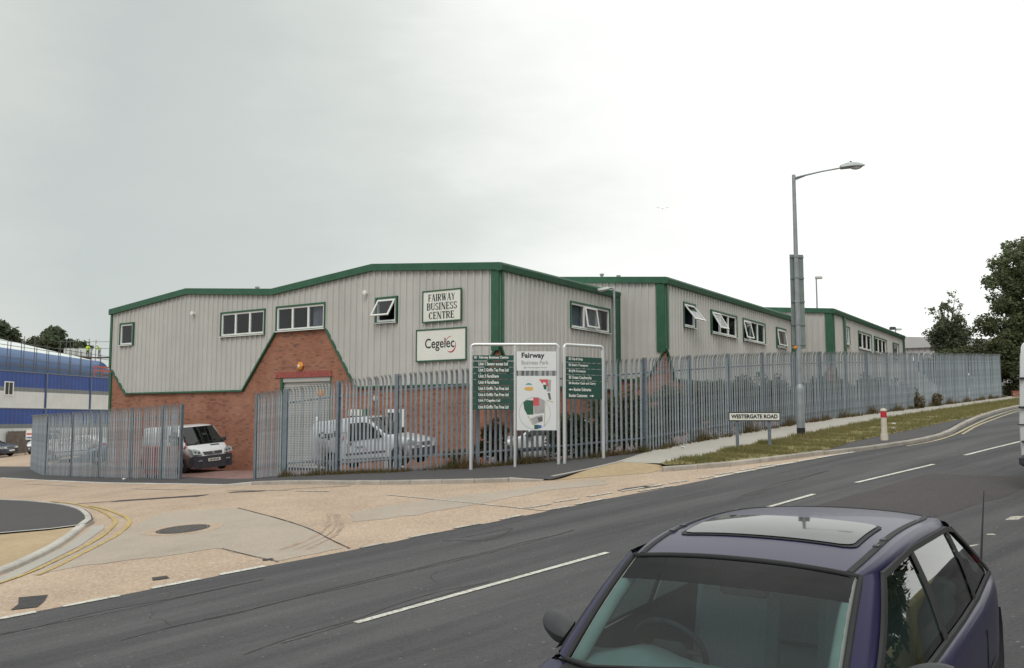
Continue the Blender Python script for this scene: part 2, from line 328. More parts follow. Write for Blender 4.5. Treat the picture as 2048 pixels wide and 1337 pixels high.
# ------------------------------------------------------------------ mesh helpers
class MB:
    def __init__(s): s.v = []; s.f = []; s.m = []
    def add(s, vs, fs, m=0):
        o = len(s.v); s.v += [tuple(v) for v in vs]; s.f += [tuple(i + o for i in f) for f in fs]; s.m += [m] * len(fs); return s
    def quad(s, a, b, c, d, m=0): return s.add([a, b, c, d], [(0, 1, 2, 3)], m)
    def box(s, x0, x1, y0, y1, z0, z1, m=0, T=None):
        vs = [Vector((x, y, z)) for z in (z0, z1) for y in (y0, y1) for x in (x0, x1)]
        if T: vs = [T @ v for v in vs]
        return s.add(vs, [(0, 2, 3, 1), (4, 5, 7, 6), (0, 1, 5, 4), (2, 6, 7, 3), (0, 4, 6, 2), (1, 3, 7, 5)], m)
    def bbox(s, x0, x1, y0, y1, z0, z1, b=.02, m=0, T=None):
        """box with chamfered edges"""
        vs = []
        for z, i in ((z0, b), (z0 + b, 0), (z1 - b, 0), (z1, b)):
            for (x, y) in ((x0 + b, y0), (x1 - b, y0), (x1, y0 + b), (x1, y1 - b), (x1 - b, y1), (x0 + b, y1), (x0, y1 - b), (x0, y0 + b)):
                cx, cy = (x0 + x1) / 2, (y0 + y1) / 2
                vs.append(Vector((x + (i if x < cx else -i) * (1 if i else 0), y + (i if y < cy else -i) * (1 if i else 0), z)))
        if T: vs = [T @ v for v in vs]
        fs = [tuple(reversed(range(8))), tuple(range(24, 32))]
        for k in range(3):
            for i in range(8):
                j = (i + 1) % 8; fs.append((k * 8 + i, k * 8 + j, k * 8 + 8 + j, k * 8 + 8 + i))
        return s.add(vs, fs, m)
    def tube(s, pts, r, n=8, m=0, cap=True):
        pts = [Vector(p) for p in pts]; rs = r if isinstance(r, (list, tuple)) else [r] * len(pts)
        vs = []; up = None
        for i, p in enumerate(pts):
            d = (pts[min(i + 1, len(pts) - 1)] - pts[max(i - 1, 0)]).normalized()
            if up is None: up = Vector((0, 0, 1)) if abs(d.z) < .9 else Vector((1, 0, 0))
            a = d.cross(up).normalized(); b = a.cross(d).normalized(); up = b
            for k in range(n):
                t = 2 * math.pi * k / n; vs.append(p + (a * math.cos(t) + b * math.sin(t)) * rs[i])
        fs = []
        for i in range(len(pts) - 1):
            for k in range(n):
                j = (k + 1) % n; fs.append((i * n + k, i * n + j, i * n + n + j, i * n + n + k))
        if cap: fs += [tuple(reversed(range(n))), tuple(range(len(vs) - n, len(vs)))]
        return s.add(vs, fs, m)
    def lathe(s, prof, n=16, T=None, m=0):
        vs = []; fs = []
        for r, z in prof:
            for k in range(n):
                t = 2 * math.pi * k / n; v = Vector((r * math.cos(t), r * math.sin(t), z)); vs.append(T @ v if T else v)
        for i in range(len(prof) - 1):
            for k in range(n):
                j = (k + 1) % n; fs.append((i * n + k, i * n + j, i * n + n + j, i * n + n + k))
        fs += [tuple(reversed(range(n))), tuple(range(len(vs) - n, len(vs)))]
        return s.add(vs, fs, m)
    def grid(s, fn, us, vs_, m=0):
        P = [fn(u, v) for u in us for v in vs_]; nv = len(vs_)
        return s.add(P, [(i * nv + j, i * nv + j + 1, (i + 1) * nv + j + 1, (i + 1) * nv + j) for i in range(len(us) - 1) for j in range(nv - 1)], m)
    def poly_prism(s, pts, fn0, fn1, m=0):
        """2D polygon -> solid between two mappings of (a,b)"""
        n = len(pts); vs = [fn0(a, b) for a, b in pts] + [fn1(a, b) for a, b in pts]
        return s.add(vs, [tuple(range(n)), tuple(reversed(range(n, 2 * n)))] + [(i, (i + 1) % n, n + (i + 1) % n, n + i) for i in range(n)], m)
    def mesh(s, name, mats, smooth=False, fix=True):
        me = bpy.data.meshes.new(name); me.from_pydata(s.v, [], s.f)
        for m in (mats if isinstance(mats, (list, tuple)) else [mats]): me.materials.append(m)
        if isinstance(mats, (list, tuple)): me.polygons.foreach_set('material_index', s.m)
        if fix:
            bm = bmesh.new(); bm.from_mesh(me)
            bmesh.ops.triangulate(bm, faces=[f for f in bm.faces if len(f.verts) > 4])
            bmesh.ops.recalc_face_normals(bm, faces=bm.faces); bm.to_mesh(me); bm.free()
        if smooth:
            me.polygons.foreach_set('use_smooth', [True] * len(me.polygons))
            if smooth is not True: me.set_sharp_from_angle(angle=R(smooth))
        me.update(); return me
    def build(s, name, mats, parent=None, smooth=False, fix=True):
        return place(name, s.mesh(name, mats, smooth, fix), parent)
def place(name, me, parent=None, mtx=None):
    o = bpy.data.objects.new(name, me); C.objects.link(o)
    if parent: o.parent = parent
    if mtx is not None: o.matrix_basis = mtx
    return o
def empty(name, loc=(0, 0, 0), rz=0, rot=None):
    o = bpy.data.objects.new(name, None); C.objects.link(o); o.location = loc; o.rotation_euler = rot or (0, 0, rz); o.empty_display_size = .2; return o
def tag(o, label=None, cat=None, group=None, kind=None):
    if label: o['label'] = label
    if cat: o['category'] = cat
    if group: o['group'] = group
    if kind: o['kind'] = kind
    return o
def copy_tree(o, parent=None):
    c = o.copy(); C.objects.link(c)
    if parent: c.parent = parent
    for ch in list(o.children): copy_tree(ch, c)
    return c
def text_mesh(txt, height=None, width=None, bold=.012):
    cu = bpy.data.curves.new('t', 'FONT'); cu.body = txt; cu.size = 1; cu.extrude = 0; cu.offset = bold; cu.resolution_u = 3
    ob = bpy.data.objects.new('t', cu); me = bpy.data.meshes.new_from_object(ob)
    bpy.data.objects.remove(ob); bpy.data.curves.remove(cu)
    xs = [v.co.x for v in me.vertices]; ys = [v.co.y for v in me.vertices]
    x0, x1, y0, y1 = min(xs), max(xs), min(ys), max(ys)
    sx = (width / (x1 - x0)) if width else None; sy = (height / (y1 - y0)) if height else None
    sx = sx or sy; sy = sy or sx
    for v in me.vertices: v.co = ((v.co.x - x0) * sx, (v.co.y - y0) * sy, 0)
    me.update(); return me
def put_text(txt, parent, origin, xd, yd, mat, height=None, width=None, name='lettering', bold=.012):
    me = text_mesh(txt, height, width, bold); me.materials.append(mat); me.name = name
    xd, yd = Vector(xd).normalized(), Vector(yd).normalized(); zd = xd.cross(yd)
    mt = Matrix((xd, yd, zd)).transposed().to_4x4(); mt.translation = Vector(origin)
    return place(name, me, parent, mt)

# ------------------------------------------------------------------ ground sheets
def sheet(name, poly, off, mat, step=1., kind='structure', parent=None, label=None):
    offf = off if callable(off) else (lambda x, y: off)
    bm = bmesh.new(); n_ = len(poly)
    cd_ = delaunay_2d_cdt([Vector(p) for p in poly], [], [list(range(n_))], 1, 1e-5)
    vs = [bm.verts.new((p.x, p.y, 0)) for p in cd_[0]]
    for f_ in cd_[2]: bm.faces.new([vs[i] for i in f_])
    for ax in (0, 1):
        a, b = min(p[ax] for p in poly), max(p[ax] for p in poly)
        k = math.ceil(a / step)
        while k * step < b:
            co = [0, 0, 0]; co[ax] = k * step; no = [0, 0, 0]; no[ax] = 1
            bmesh.ops.bisect_plane(bm, geom=bm.verts[:] + bm.edges[:] + bm.faces[:], plane_co=co, plane_no=no, dist=1e-5); k += 1
    bmesh.ops.triangulate(bm, faces=[f for f in bm.faces if len(f.verts) > 4])
    for v in bm.verts: v.co.z = tz(v.co.x, v.co.y) + offf(v.co.x, v.co.y)
    bmesh.ops.recalc_face_normals(bm, faces=bm.faces)
    if sum(f.normal.z for f in bm.faces) < 0: bmesh.ops.reverse_faces(bm, faces=bm.faces)
    me = bpy.data.meshes.new(name); bm.to_mesh(me); bm.free(); me.materials.append(mat)
    me.polygons.foreach_set('use_smooth', [True] * len(me.polygons))
    o = place(name, me, parent)
    if not parent: tag(o, label, kind=kind)
    return o
def resample(pl, d):
    out = [Vector(pl[0][:2])]
    for a, b in zip(pl, pl[1:]):
        a, b = Vector(a[:2]), Vector(b[:2]); n = max(1, int(math.ceil((b - a).length / d)))
        out += [a.lerp(b, (i + 1) / n) for i in range(n)]
    return out
def smooth_pl(pl, it=2):
    pl = [Vector(p) for p in pl]
    for _ in range(it):
        q = [pl[0]]
        for a, b in zip(pl, pl[1:]): q += [a.lerp(b, .25), a.lerp(b, .75)]
        pl = q + [pl[-1]]
    return pl
def ragged(poly, d=.35, j=.07, seed=1):
    rn = random.Random(seed); return [(p.x + rn.uniform(-j, j), p.y + rn.uniform(-j, j)) for p in resample(list(poly) + [poly[0]], d)[:-1]]
def ribbon(name, pl, width, off, mat, parent=None, kind='structure', jit=0.):
    P = resample(pl, .4); mb = MB(); rows = []
    for i, p in enumerate(P):
        d = (P[min(i + 1, len(P) - 1)] - P[max(0, i - 1)]).normalized(); nn = Vector((-d.y, d.x))
        w = width * (1 + random.uniform(-jit, jit))
        for sgn in (-.5, .5):
            q = p + nn * w * sgn; rows.append((q.x, q.y, tz(q.x, q.y) + off))
    mb.add(rows, [(2 * i, 2 * i + 1, 2 * i + 3, 2 * i + 2) for i in range(len(P) - 1)])
    o = mb.build(name, mat, parent)
    for p in o.data.polygons:
        if p.normal.z < 0: p.flip()
    if not parent: tag(o, kind=kind)
    return o
def kerb(name, pl, width, side, mat, h=.12, stone=.915, base=-.06, hf=None):
    """row of separate kerb stones; side=+1 puts the stone to the left of the line's direction"""
    root = tag(empty(name), kind='structure')
    P = smooth_pl(pl, 2); L = [0]
    for a, b in zip(P, P[1:]): L.append(L[-1] + (b - a).length)
    def at(s):
        for i in range(len(P) - 1):
            if L[i + 1] >= s: return P[i].lerp(P[i + 1], (s - L[i]) / max(1e-6, L[i + 1] - L[i]))
        return P[-1]
    s = 0
    while s < L[-1] - .1:
        e = min(s + stone, L[-1]); a, b = at(s + .006), at(e - .006); s = e
        d = (b - a).normalized(); nn = Vector((-d.y, d.x)) * side; mb = MB(); rows = []
        for p in (a, b):
            hh = hf(p.x, p.y) if hf else h
            hh += random.uniform(-.004, .004)
            for o_, z_ in ((0, base), (0.004, hh - .025), (.03, hh), (width, hh), (width, base)):
                q = p + nn * o_; rows.append((q.x, q.y, tz(p.x, p.y) + z_))
        mb.add(rows, [(i, i + 1, i + 6, i + 5) for i in range(4)] + [(0, 1, 2, 3, 4), (9, 8, 7, 6, 5)])
        mb.build('kerb_stone', mat, root)
    return root

def axis_steps(lo, a, b, hi, fine):
    out = [lo + (a - lo) * (1 - (1 - k / 8) ** 2.2) for k in range(8)]
    n = int((b - a) / fine); out += [a + (b - a) * k / n for k in range(n + 1)]
    return out + [b + (hi - b) * (k / 8) ** 2.2 for k in range(1, 9)]
gx, gy = axis_steps(-1500, -110, 110, 1500, 3.), axis_steps(-1200, -30, 180, 2500, 3.)
tag(MB().grid(lambda x, y: (x, y, tz(x, y) - .5), gx, gy).build('ground', M_turf, smooth=True), kind='structure')
road_edge = [xy(-45, 4.5), (-6.85, 12.68), (-5.67, 13.59), (-3.98, 15.02), (-2.75, 15.95), (-2.09, 16.49), (-1.46, 17.1), (-.48, 17.84), (.62, 18.75), (1.2, 19.22), (2.02, 19.98), (3.66, 21.24), (4.39, 21.85), (5.33, 22.69), (5.98, 23.17), (6.69, 23.75), (8.01, 24.73), (9.36, 25.75)]
vk_base = [(3.45, 24.0), (3.9, 24.12), (4.38, 24.2), (4.87, 24.2), (5.28, 24.25), (5.93, 24.39), (7.05, 24.9), (8.6, 25.65), (9.36, 25.85), (11.1, 26.8), (12.75, 28.1), (14.1, 29.81), (15.5, 32.13), (19.0, 37.6), (22.8, 43.2), (27.5, 49.2), (34, 57), (42, 67)]
sheet('main_road', road_edge + vk_base[9:] + [(46, 62), xy(62, -8.4), xy(40, -8.6), xy(-45, -8.6)], .006, M_asph, 1.0)
fk = [(-24.66, 45.0), (-19.87, 40.31), (-15.77, 36.66), (-13.5, 34.86), (-11.77, 33.6), (-9.87, 31.4), (-8.22, 29.5), (-4.43, 25.6), (-3.09, 24.93), (-1.69, 24.44), (-.9, 24.15), (.01, 23.95), (.88, 23.7)]
sheet('side_road', [(-95, -2)] + [xy(-45, 4.4)] + [(p[0] + .15, p[1] - .18) for p in road_edge[1:]] + [(9.3, 25.9), (4.4, 24.6), (.9, 24.3), (-1, 24.8), (-4.2, 26.2), (-13.4, 35.4), (-23.2, 46.5), (-26, 52), (-28, 58), (-33, 100), (-95, 100)], 0., M_tan, 1.0)
# near-left corner footway
isl_top = [(-45, 57), (-17.73, 32.43), (-15.92, 30.97), (-14.19, 29.17), (-12.58, 26.87), (-11.15, 24.5), (-10.15, 22.63), (-9.55, 21.4), (-9.4, 20.7)]
isl_k = [(-9.4, 20.7), (-8.85, 18.77), (-8.64, 17.5), (-8.55, 16.56), (-8.5, 15.2), (-9.5, 12.5), (-14, 8.2), (-30, -6)]
def ioff(x, y): return .085
sheet('corner_footway', [(-60, 57)] + isl_top + [(-9.95, 20.3), (-11, 20.2), (-60, 20.2)], ioff, M_asph2, 1.0)
sheet('dusty_verge', [(-60, 20.05), (-11, 20.05), (-9.95, 20.15), (-9.45, 20.45), (-8.95, 18.77), (-8.75, 17.5), (-8.66, 16.56), (-8.6, 15.2), (-9.6, 12.6), (-14.1, 8.4), (-30, -5.8), (-60, -5.8)], .07, M_tanblk, 1.0)
kerb('corner_kerb', isl_top[1:], .15, -1, M_kerb2, .095)
kerb('verge_kerb', isl_k[:6], .15, -1, M_kerb2, .085)
ribbon('footway_edging', [(-9.45, 20.5), (-9.95, 20.22), (-10.98, 20.15), (-40, 20.13)], .12, .10, M_kerb2)
ribbon('gutter_channel', [(-9.22, 20.9), (-8.95, 20.2), (-8.52, 18.2), (-8.38, 16.75), (-8.28, 15.4), (-9.2, 12.4)], .30, .008, M_foot)
# far footway with fence
def foff(x, y): return (.03 + .075 * sst((x + 9.6) / 1.6)) * (1 - .75 * sst((x - .1) / .8) * sst((25.2 - y) / 1.2))
fence_front = [(-8.75, 31.70), (-7.49, 30.80), (-5.47, 29.04), (-3.45, 27.62), (-1.0, 27.12), (1.7, 27.55), (4.15, 28.62)]
FA, FB = Vector((4.15, 28.62)), Vector((32.6, 61.7))
sheet('fence_footway', [(-27.5, 46.6)] + [(p[0] + .08, p[1] + .1) for p in fk] + [(.98, 23.78), (1.97, 24.80), (2.95, 26.1), (4.3, 28.9), (1.6, 27.9), (-1.0, 27.5), (-3.3, 27.95), (-7.2, 31.2), (-8.6, 32.2), (-12.4, 36.3), (-13.8, 37.1), (-21.8, 44.3), (-26.4, 52.2), (-31, 56)], foff, M_asph2, 1.0)
kerb('footway_kerb', fk[:7][::1], .14, 1, M_kerb2, hf=lambda x, y: foff(x, y) + .006)
kerb('footway_kerb', fk[6:], .14, 1, M_kerb, hf=lambda x, y: foff(x, y) + .012)
ribbon('footway_edging', [(1.02, 23.76), (1.97, 24.80), (2.98, 26.15), (4.2, 28.4)], .14, .112, M_foot)
sheet('buff_crossing', [(1.08, 23.75), (2.0, 24.74), (3.02, 26.05), (4.05, 25.1), (3.92, 24.45), (3.5, 24.02), (2.26, 23.88)], lambda x, y: .006 + .10 * sst((y - (23.75 + .27 * (x - 1.08) / 2.42 + max(0, x - 3.5))) / 1.0), M_tanblk, .5)
foot_low = [(3.02, 26.0), (3.98, 25.1), (4.38, 25.6), (5.31, 26.32), (7.09, 28.51), (8.57, 29.98), (10.55, 32.16), (13.23, 35.33), (15.48, 38.31), (18.69, 42.21), (25.04, 49.9), (30.99, 56.9), (38, 65)]
sheet('concrete_footway', foot_low + [(37, 66.6), (32.8, 61.95), (4.3, 28.85)], .11, M_foot, 1.0)
apron_up = [(8.7, 25.85), (9.5, 26.84), (10.06, 27.71), (11.65, 29.26), (13.2, 30.89), (15.39, 33.48), (18.2, 36.7)]
verge = foot_low[1:] + [(42.1, 67.3), (34, 57.25), (27.5, 49.45), (22.8, 43.45), (18.95, 37.8)] + apron_up[::-1] + [(7.22, 25.15), (6.12, 24.65), (5.22, 24.45), (4.6, 24.5), (4.05, 24.6)]
sheet('grass_verge', verge, .115, M_turf, 1.0)
sheet('bollard_apron', apron_up + [(18.85, 37.75), (15.35, 32.25), (13.95, 29.95), (12.6, 28.25), (11.0, 26.97), (9.3, 26.02), (8.62, 25.8)], .108, M_asph2, 1.0)
kerb('verge_kerb', vk_base[1:8], .15, 1, M_kerb, .125)
kerb('apron_kerb', vk_base[7:14], .15, 1, M_kerb, .11)
kerb('far_verge_kerb', vk_base[13:], .15, 1, M_kerb, .11)
sheet('yard_paving', [(-8.6, 32.2), (-7.2, 31.2), (-3.3, 27.95), (-1.0, 27.5), (1.6, 27.9), (4.3, 28.85), (37, 66.6), (45, 95), (-33, 95), (-26.4, 52.2), (-21.8, 44.3), (-13.8, 37.1), (-12.4, 36.3)], lambda x, y: .012 - .30 * sst((uv(x, y)[0] - 10.5) / 3.), M_pave, 1.0)
# worn concrete bays in the side road, tar bands, joints, lines
sheet('concrete_patch', ragged([(-8.4, 22.2), (-8.17, 22.44), (-6.52, 22.27), (-4.91, 20.01), (-3.96, 18.48), (-2.95, 16.2), (-3.30, 15.88), (-3.90, 15.45), (-4.52, 16.09), (-5.31, 17.02), (-6.27, 16.5), (-7.32, 16.11), (-7.88, 15.55), (-8.1, 16.94), (-8.2, 18.33), (-8.2, 20.5)], .35, .05, 2), .005, M_conc, 1.0)
sheet('concrete_patch', ragged([(-3.51, 20.29), (-2.51, 21.25), (-1.23, 21.92), (.21, 22.6), (1.07, 23.2), (2.26, 23.2), (2.25, 22.33), (.81, 21.86), (-.56, 20.67), (-1.94, 19.44), (-3.3, 19.11)], .4, .09, 3), .005, M_conc, 1.0)
ribbon('tar_band', [(-12.0, 28.25), (-8.75, 26.6)], .42, .009, M_tar, jit=.15)
ribbon('tar_band', [(-13.53, 28.9), (-11.9, 28.2)], .08, .009, M_tar, jit=.3)
ribbon('tar_band', [(-8.06, 26.8), (-6.91, 26.12)], .26, .009, M_tar, jit=.2)
ribbon('tar_band', [(-6.91, 26.12), (-4.38, 25.4)], .05, .009, M_tar, jit=.3)
ribbon('concrete_joint', smooth_pl([(-6.52, 22.27), (-4.91, 20.01), (-3.96, 18.48), (-3.28, 17.08), (-2.78, 16.13)]), .035, .011, M_tar, jit=.4)
ribbon('concrete_joint', smooth_pl([(-5.21, 16.91), (-4.4, 15.99), (-3.8, 15.35)]), .02, .011, M_tar, jit=.4)
sheet('tar_patch', [(-7.25, 13.9), (-6.85, 13.95), (-6.7, 13.55), (-6.62, 13.2), (-6.95, 13.12), (-7.02, 13.45)], .010, M_tar, 1.)
sheet('tar_patch', [(-5.62, 14.72), (-5.42, 14.8), (-5.3, 14.6), (-5.52, 14.5)], .010, M_tar, 1.)
sheet('tar_patch', [(-4.15, 15.65), (-4.0, 15.7), (-3.93, 15.58), (-4.1, 15.52)], .010, M_tar, 1.)
sheet('tar_patch', [(2.35, 21.1), (2.6, 21.42), (3.3, 21.75), (3.45, 21.5), (2.9, 21.2)], .010, M_tar, 1.)
for a, b in [((-7.9, 11.8), (-6.49, 12.9)), ((-6.23, 13.12), (-5.64, 13.58)), ((-5.32, 13.93), (-4.75, 14.38)), ((-4.53, 14.6), (-3.95, 15.05)), ((-2.6, 16.12), (-2.22, 16.46)), ((-1.84, 16.81), (-1.4, 17.17)), ((-1.08, 17.5), (-.59, 17.85)), ((-.22, 18.14), (.21, 18.55)), ((.66, 18.9), (1.2, 19.3)), ((1.32, 19.45), (1.98, 20.02)), ((2.8, 20.8), (3.68, 21.33)), ((4.81, 22.28), (5.33, 22.72)), ((5.45, 22.85), (6.02, 23.26)), ((6.15, 23.4), (6.68, 23.8)), ((6.74, 23.88), (7.3, 24.25)), ((7.45, 24.4), (8.06, 24.84)), ((8.15, 24.92), (8.79, 25.4)), ((8.84, 25.43), (9.5, 25.86))]:
    ribbon('edge_dash', [a, b], .13, .016, M_white_line if a[0] > 4 or a[0] < -3 else M_worn_line, jit=.12)
for a, b in [((.29, 19.45), (.8, 19.76)), ((.9, 20.0), (1.45, 20.3)), ((1.66, 20.5), (2.22, 20.88)), ((2.46, 21.02), (3.0, 21.36)), ((3.14, 21.48), (3.53, 21.72)), ((3.68, 21.84), (4.15, 22.1)), ((4.49, 22.34), (4.86, 22.62)), ((5.02, 22.86), (5.48, 23.19)), ((5.73, 23.4), (6.14, 23.7)), ((6.35, 23.86), (6.71, 24.16))]:
    ribbon('give_way_dash', [a, b], .15, .012, M_worn_line, jit=.12)
for a, b in [((-20.71, 39.81), (-17.05, 36.58)), ((-13.53, 33.43), (-10.7, 30.74)), ((-8.54, 27.97), (-7.35, 26.75)), ((-6.87, 26.3), (-6.13, 25.6)), ((-5.83, 25.2), (-4.78, 24.4))]:
    ribbon('side_road_dash', [a, b], .08, .013, M_worn_line, jit=.15)
ribbon('side_road_line', [(-3.1, 23.01), (-1.2, 21.0), (.63, 18.96)], .07, .012, M_worn_line, jit=.2)
for a, b in [((-1.86, 11.28), (1.46, 14.41)), ((2.88, 15.76), (6.07, 18.81)), ((7.36, 20.0), (10.03, 22.18)), ((11.45, 23.57), (14.4, 26.25)), ((15.9, 27.6), (18.9, 30.3)), ((20.4, 31.7), (23.4, 34.4))]:
    ribbon('centre_dash', [a, b], .11, .016, M_white_line, jit=.06)
for a, b in [((6.0, 12.7), (7.06, 13.76)), ((7.79, 14.72), (8.9, 15.9)), ((9.9, 16.9), (10.8, 17.8))]:
    ribbon('lay_by_dash', [a, b], .2, .018, M_worn_line, jit=.08)
ribbon('yellow_line', smooth_pl([(-15.2, 30.9), (-13.23, 28.6), (-12.22, 26.86), (-11.13, 25.17), (-10.04, 23.24), (-9.38, 22.05), (-8.98, 21.29), (-8.72, 20.52), (-8.5, 19.7), (-8.35, 18.99), (-8.22, 18.15), (-8.16, 17.52), (-8.1, 16.74), (-8.06, 15.6), (-8.3, 14.4)]), .085, .014, M_yellow_line, jit=.15)
ribbon('yellow_line', smooth_pl([(-12.28, 27.2), (-10.9, 25.08), (-9.83, 23.29), (-9.1, 22.11), (-8.65, 21.23), (-8.35, 20.42), (-8.1, 19.37), (-7.98, 18.38), (-7.88, 17.03), (-7.8, 16.04), (-7.8, 15.52)]), .085, .014, M_yellow_line, jit=.15)
ribbon('yellow_line', smooth_pl([(11.3, 26.65), (12.3, 27.4), (13.33, 28.55), (14.35, 29.95), (15.75, 32.1), (19.3, 37.5), (23.1, 43.1), (27.8, 49.1), (34, 56.7)]), .09, .014, M_yellow_pale, jit=.15)
ribbon('yellow_line', smooth_pl([(14.25, 29.45), (15.0, 30.6), (16.4, 32.8), (19.55, 37.3), (23.4, 42.9), (28.1, 48.9), (34.3, 56.5)]), .09, .014, M_yellow_pale, jit=.15)
# asphalt repairs in the main road
M_asph3 = ground_mat('asphalt_repair', [(.05, .044, .044), (.078, .07, .07), (.10, .09, .09)], 60, .6, .4, .92, .5, (.03, .03, .03), .3)
sheet('asphalt_repair', ragged([xy(9.6, -.5), xy(14.6, -.45), xy(14.7, -2.9), xy(12.0, -2.95), xy(9.5, -2.8)], .5, .03, 5), .010, M_asph3, 1.)
for pl_ in ([(-4.6, 11.2), (-2.6, 13.0), (-.4, 14.9), (1.2, 16.6)], [(-2.9, 10.3), (-1.0, 12.6), (-.2, 13.1)], [(-1.2, 16.3), (-.4, 16.0), (.1, 17.2)], [(4.5, 18.8), (5.6, 20.4), (7.6, 22.3)], [(-7.0, 11.2), (-5.5, 12.7), (-3.6, 14.1)]):
    ribbon('road_crack', smooth_pl(ragged(pl_, .5, .05, 9)), .022, .010, M_tar, jit=.6)
# tyre scrub left by turning lorries
M_scrub = pm('tyre_scrub', (.37, .275, .205), .9, var=.25, scale=5)
for k, (a0, w_) in enumerate(((0, .07), (.2, .05), (.48, .09))):
    ribbon('tyre_scrub', smooth_pl([(-3.55 - a0, 16.3 + a0 * .3), (-3.3 - a0 * .8, 17.4), (-3.35 - a0 * .6, 18.6 + a0 * .2), (-3.75 - a0 * .5, 20.2 + a0 * .5)]), w_, .0075, M_scrub, jit=.6)
sheet('manhole_surround', ragged([(-6.83 + .78 * math.cos(k * .4), 19.5 + .72 * math.sin(k * .4)) for k in range(16)], .3, .06, 11), .008, M_tan, 1.)
# manhole cover
mh = tag(empty('manhole_cover', (-6.83, 19.5, tz(-6.83, 19.5))), 'round cast iron manhole cover in the pale concrete side road', 'manhole cover')
mh.rotation_euler = (math.atan(.084 * UY), -math.atan(.084 * UX), 0)
MB().lathe([(.54, .004), (.54, .010), (.50, .012), (.49, .006), (.48, .012), (.02, .013)], 28).build('lid', M_iron, mh, 30)
M_iron2 = pm('worn_iron', (.16, .14, .13), .6, .3, var=.3, scale=20)
mbr = MB()
for i in range(-4, 5):
    for j in range(-4, 5):
        if i * i + j * j < 18: mbr.box(i * .1 - .03, i * .1 + .03, j * .1 - .03, j * .1 + .03, .012, .018)
tag(mbr.build('tread_pattern', M_iron2, mh), kind='stuff')

# ------------------------------------------------------------------ business units
TH = R(33.3)
def pf(s, d, z): return (-s, -d, z)           # front wall: s runs left from the corner, d outwards
def pr(s, d, z): return (d, s, z)             # right-hand wall: s runs back from the corner
def lin(pts):
    def f(x):
        if x <= pts[0][0]: return pts[0][1]
        for (a, za), (b, zb) in zip(pts, pts[1:]):
            if x <= b: return za + (zb - za) * (x - a) / (b - a) if b > a else zb
        return pts[-1][1]
    return f
def strips(P, t0, t1, zb, zt, opens, depth, brk):
    """vertical strips of wall between zb and zt leaving openings (a,b,z0,z1) free"""
    bs = sorted(set([round(b, 4) for b in brk if t0 <= b <= t1] + [t0, t1] + [round(q, 4) for o in opens for q in o[:2] if t0 < q < t1]))
    mb = MB()
    for a, b in zip(bs, bs[1:]):
        if b - a < 1e-4: continue
        m = (a + b) / 2; segs = [(None, None)]
        os_ = sorted([o for o in opens if o[0] < m < o[1]], key=lambda o: o[2]); lo = None
        for o in os_:
            if (zb(a) if lo is None else lo) < o[2]: mb.quad(P(a, depth(a), zb(a) if lo is None else lo), P(b, depth(b), zb(b) if lo is None else lo), P(b, depth(b), o[2]), P(a, depth(a), o[2]))
            lo = o[3]
        la, lb = (zb(a), zb(b)) if lo is None else (lo, lo)
        if zt(a) > la or zt(b) > lb: mb.quad(P(a, depth(a), la), P(b, depth(b), lb), P(b, depth(b), zt(b)), P(a, depth(a), zt(a)))
    return mb
PITCH = .333
def rib_depth(t):
    x = (t % PITCH) - PITCH / 2
    x = abs(x)
    return .055 if x <= .026 else (0. if x >= .046 else .055 * (.046 - x) / .02)
def rib_breaks(t0, t1):
    out = []; k = math.floor(t0 / PITCH)
    while k * PITCH < t1:
        c = k * PITCH + PITCH / 2; out += [c - .046, c - .026, c + .026, c + .046]; k += 1
    return out
def cladding(parent, P, t0, t1, zbp, ztp, opens):
    zb, zt = lin(zbp), lin(ztp); k = math.floor(t0)
    while k < t1:
        a, b = max(t0, float(k)), min(t1, k + 1.)
        if b - a > .01:
            brk = rib_breaks(a, b) + [p[0] for p in zbp + ztp]
            strips(P, a + .001, b - .001, zb, zt, [o for o in opens if o[1] > a and o[0] < b], rib_depth, brk).build('cladding_sheet', M_clad, parent)
        k += 1
def bar(P, a, b, w, d0, d1, name, mat, parent):
    """flat bar along a line (s,z)->(s,z) on a wall, width w, from depth d0 to d1"""
    (sa, za), (sb, zb) = a, b; L = math.hypot(sb - sa, zb - za); nx, nz_ = -(zb - za) / L * w / 2, (sb - sa) / L * w / 2
    pts = [(sa + nx, za + nz_), (sb + nx, zb + nz_), (sb - nx, zb - nz_), (sa - nx, za - nz_)]
    return MB().poly_prism(pts, lambda s, z: P(s, d0, z), lambda s, z: P(s, d1, z)).build(name, mat, parent)
def wbox(mb, P, s0, s1, d0, d1, z0, z1):
    return mb.poly_prism([(s0, z0), (s1, z0), (s1, z1), (s0, z1)], lambda s, z: P(s, d0, z), lambda s, z: P(s, d1, z))
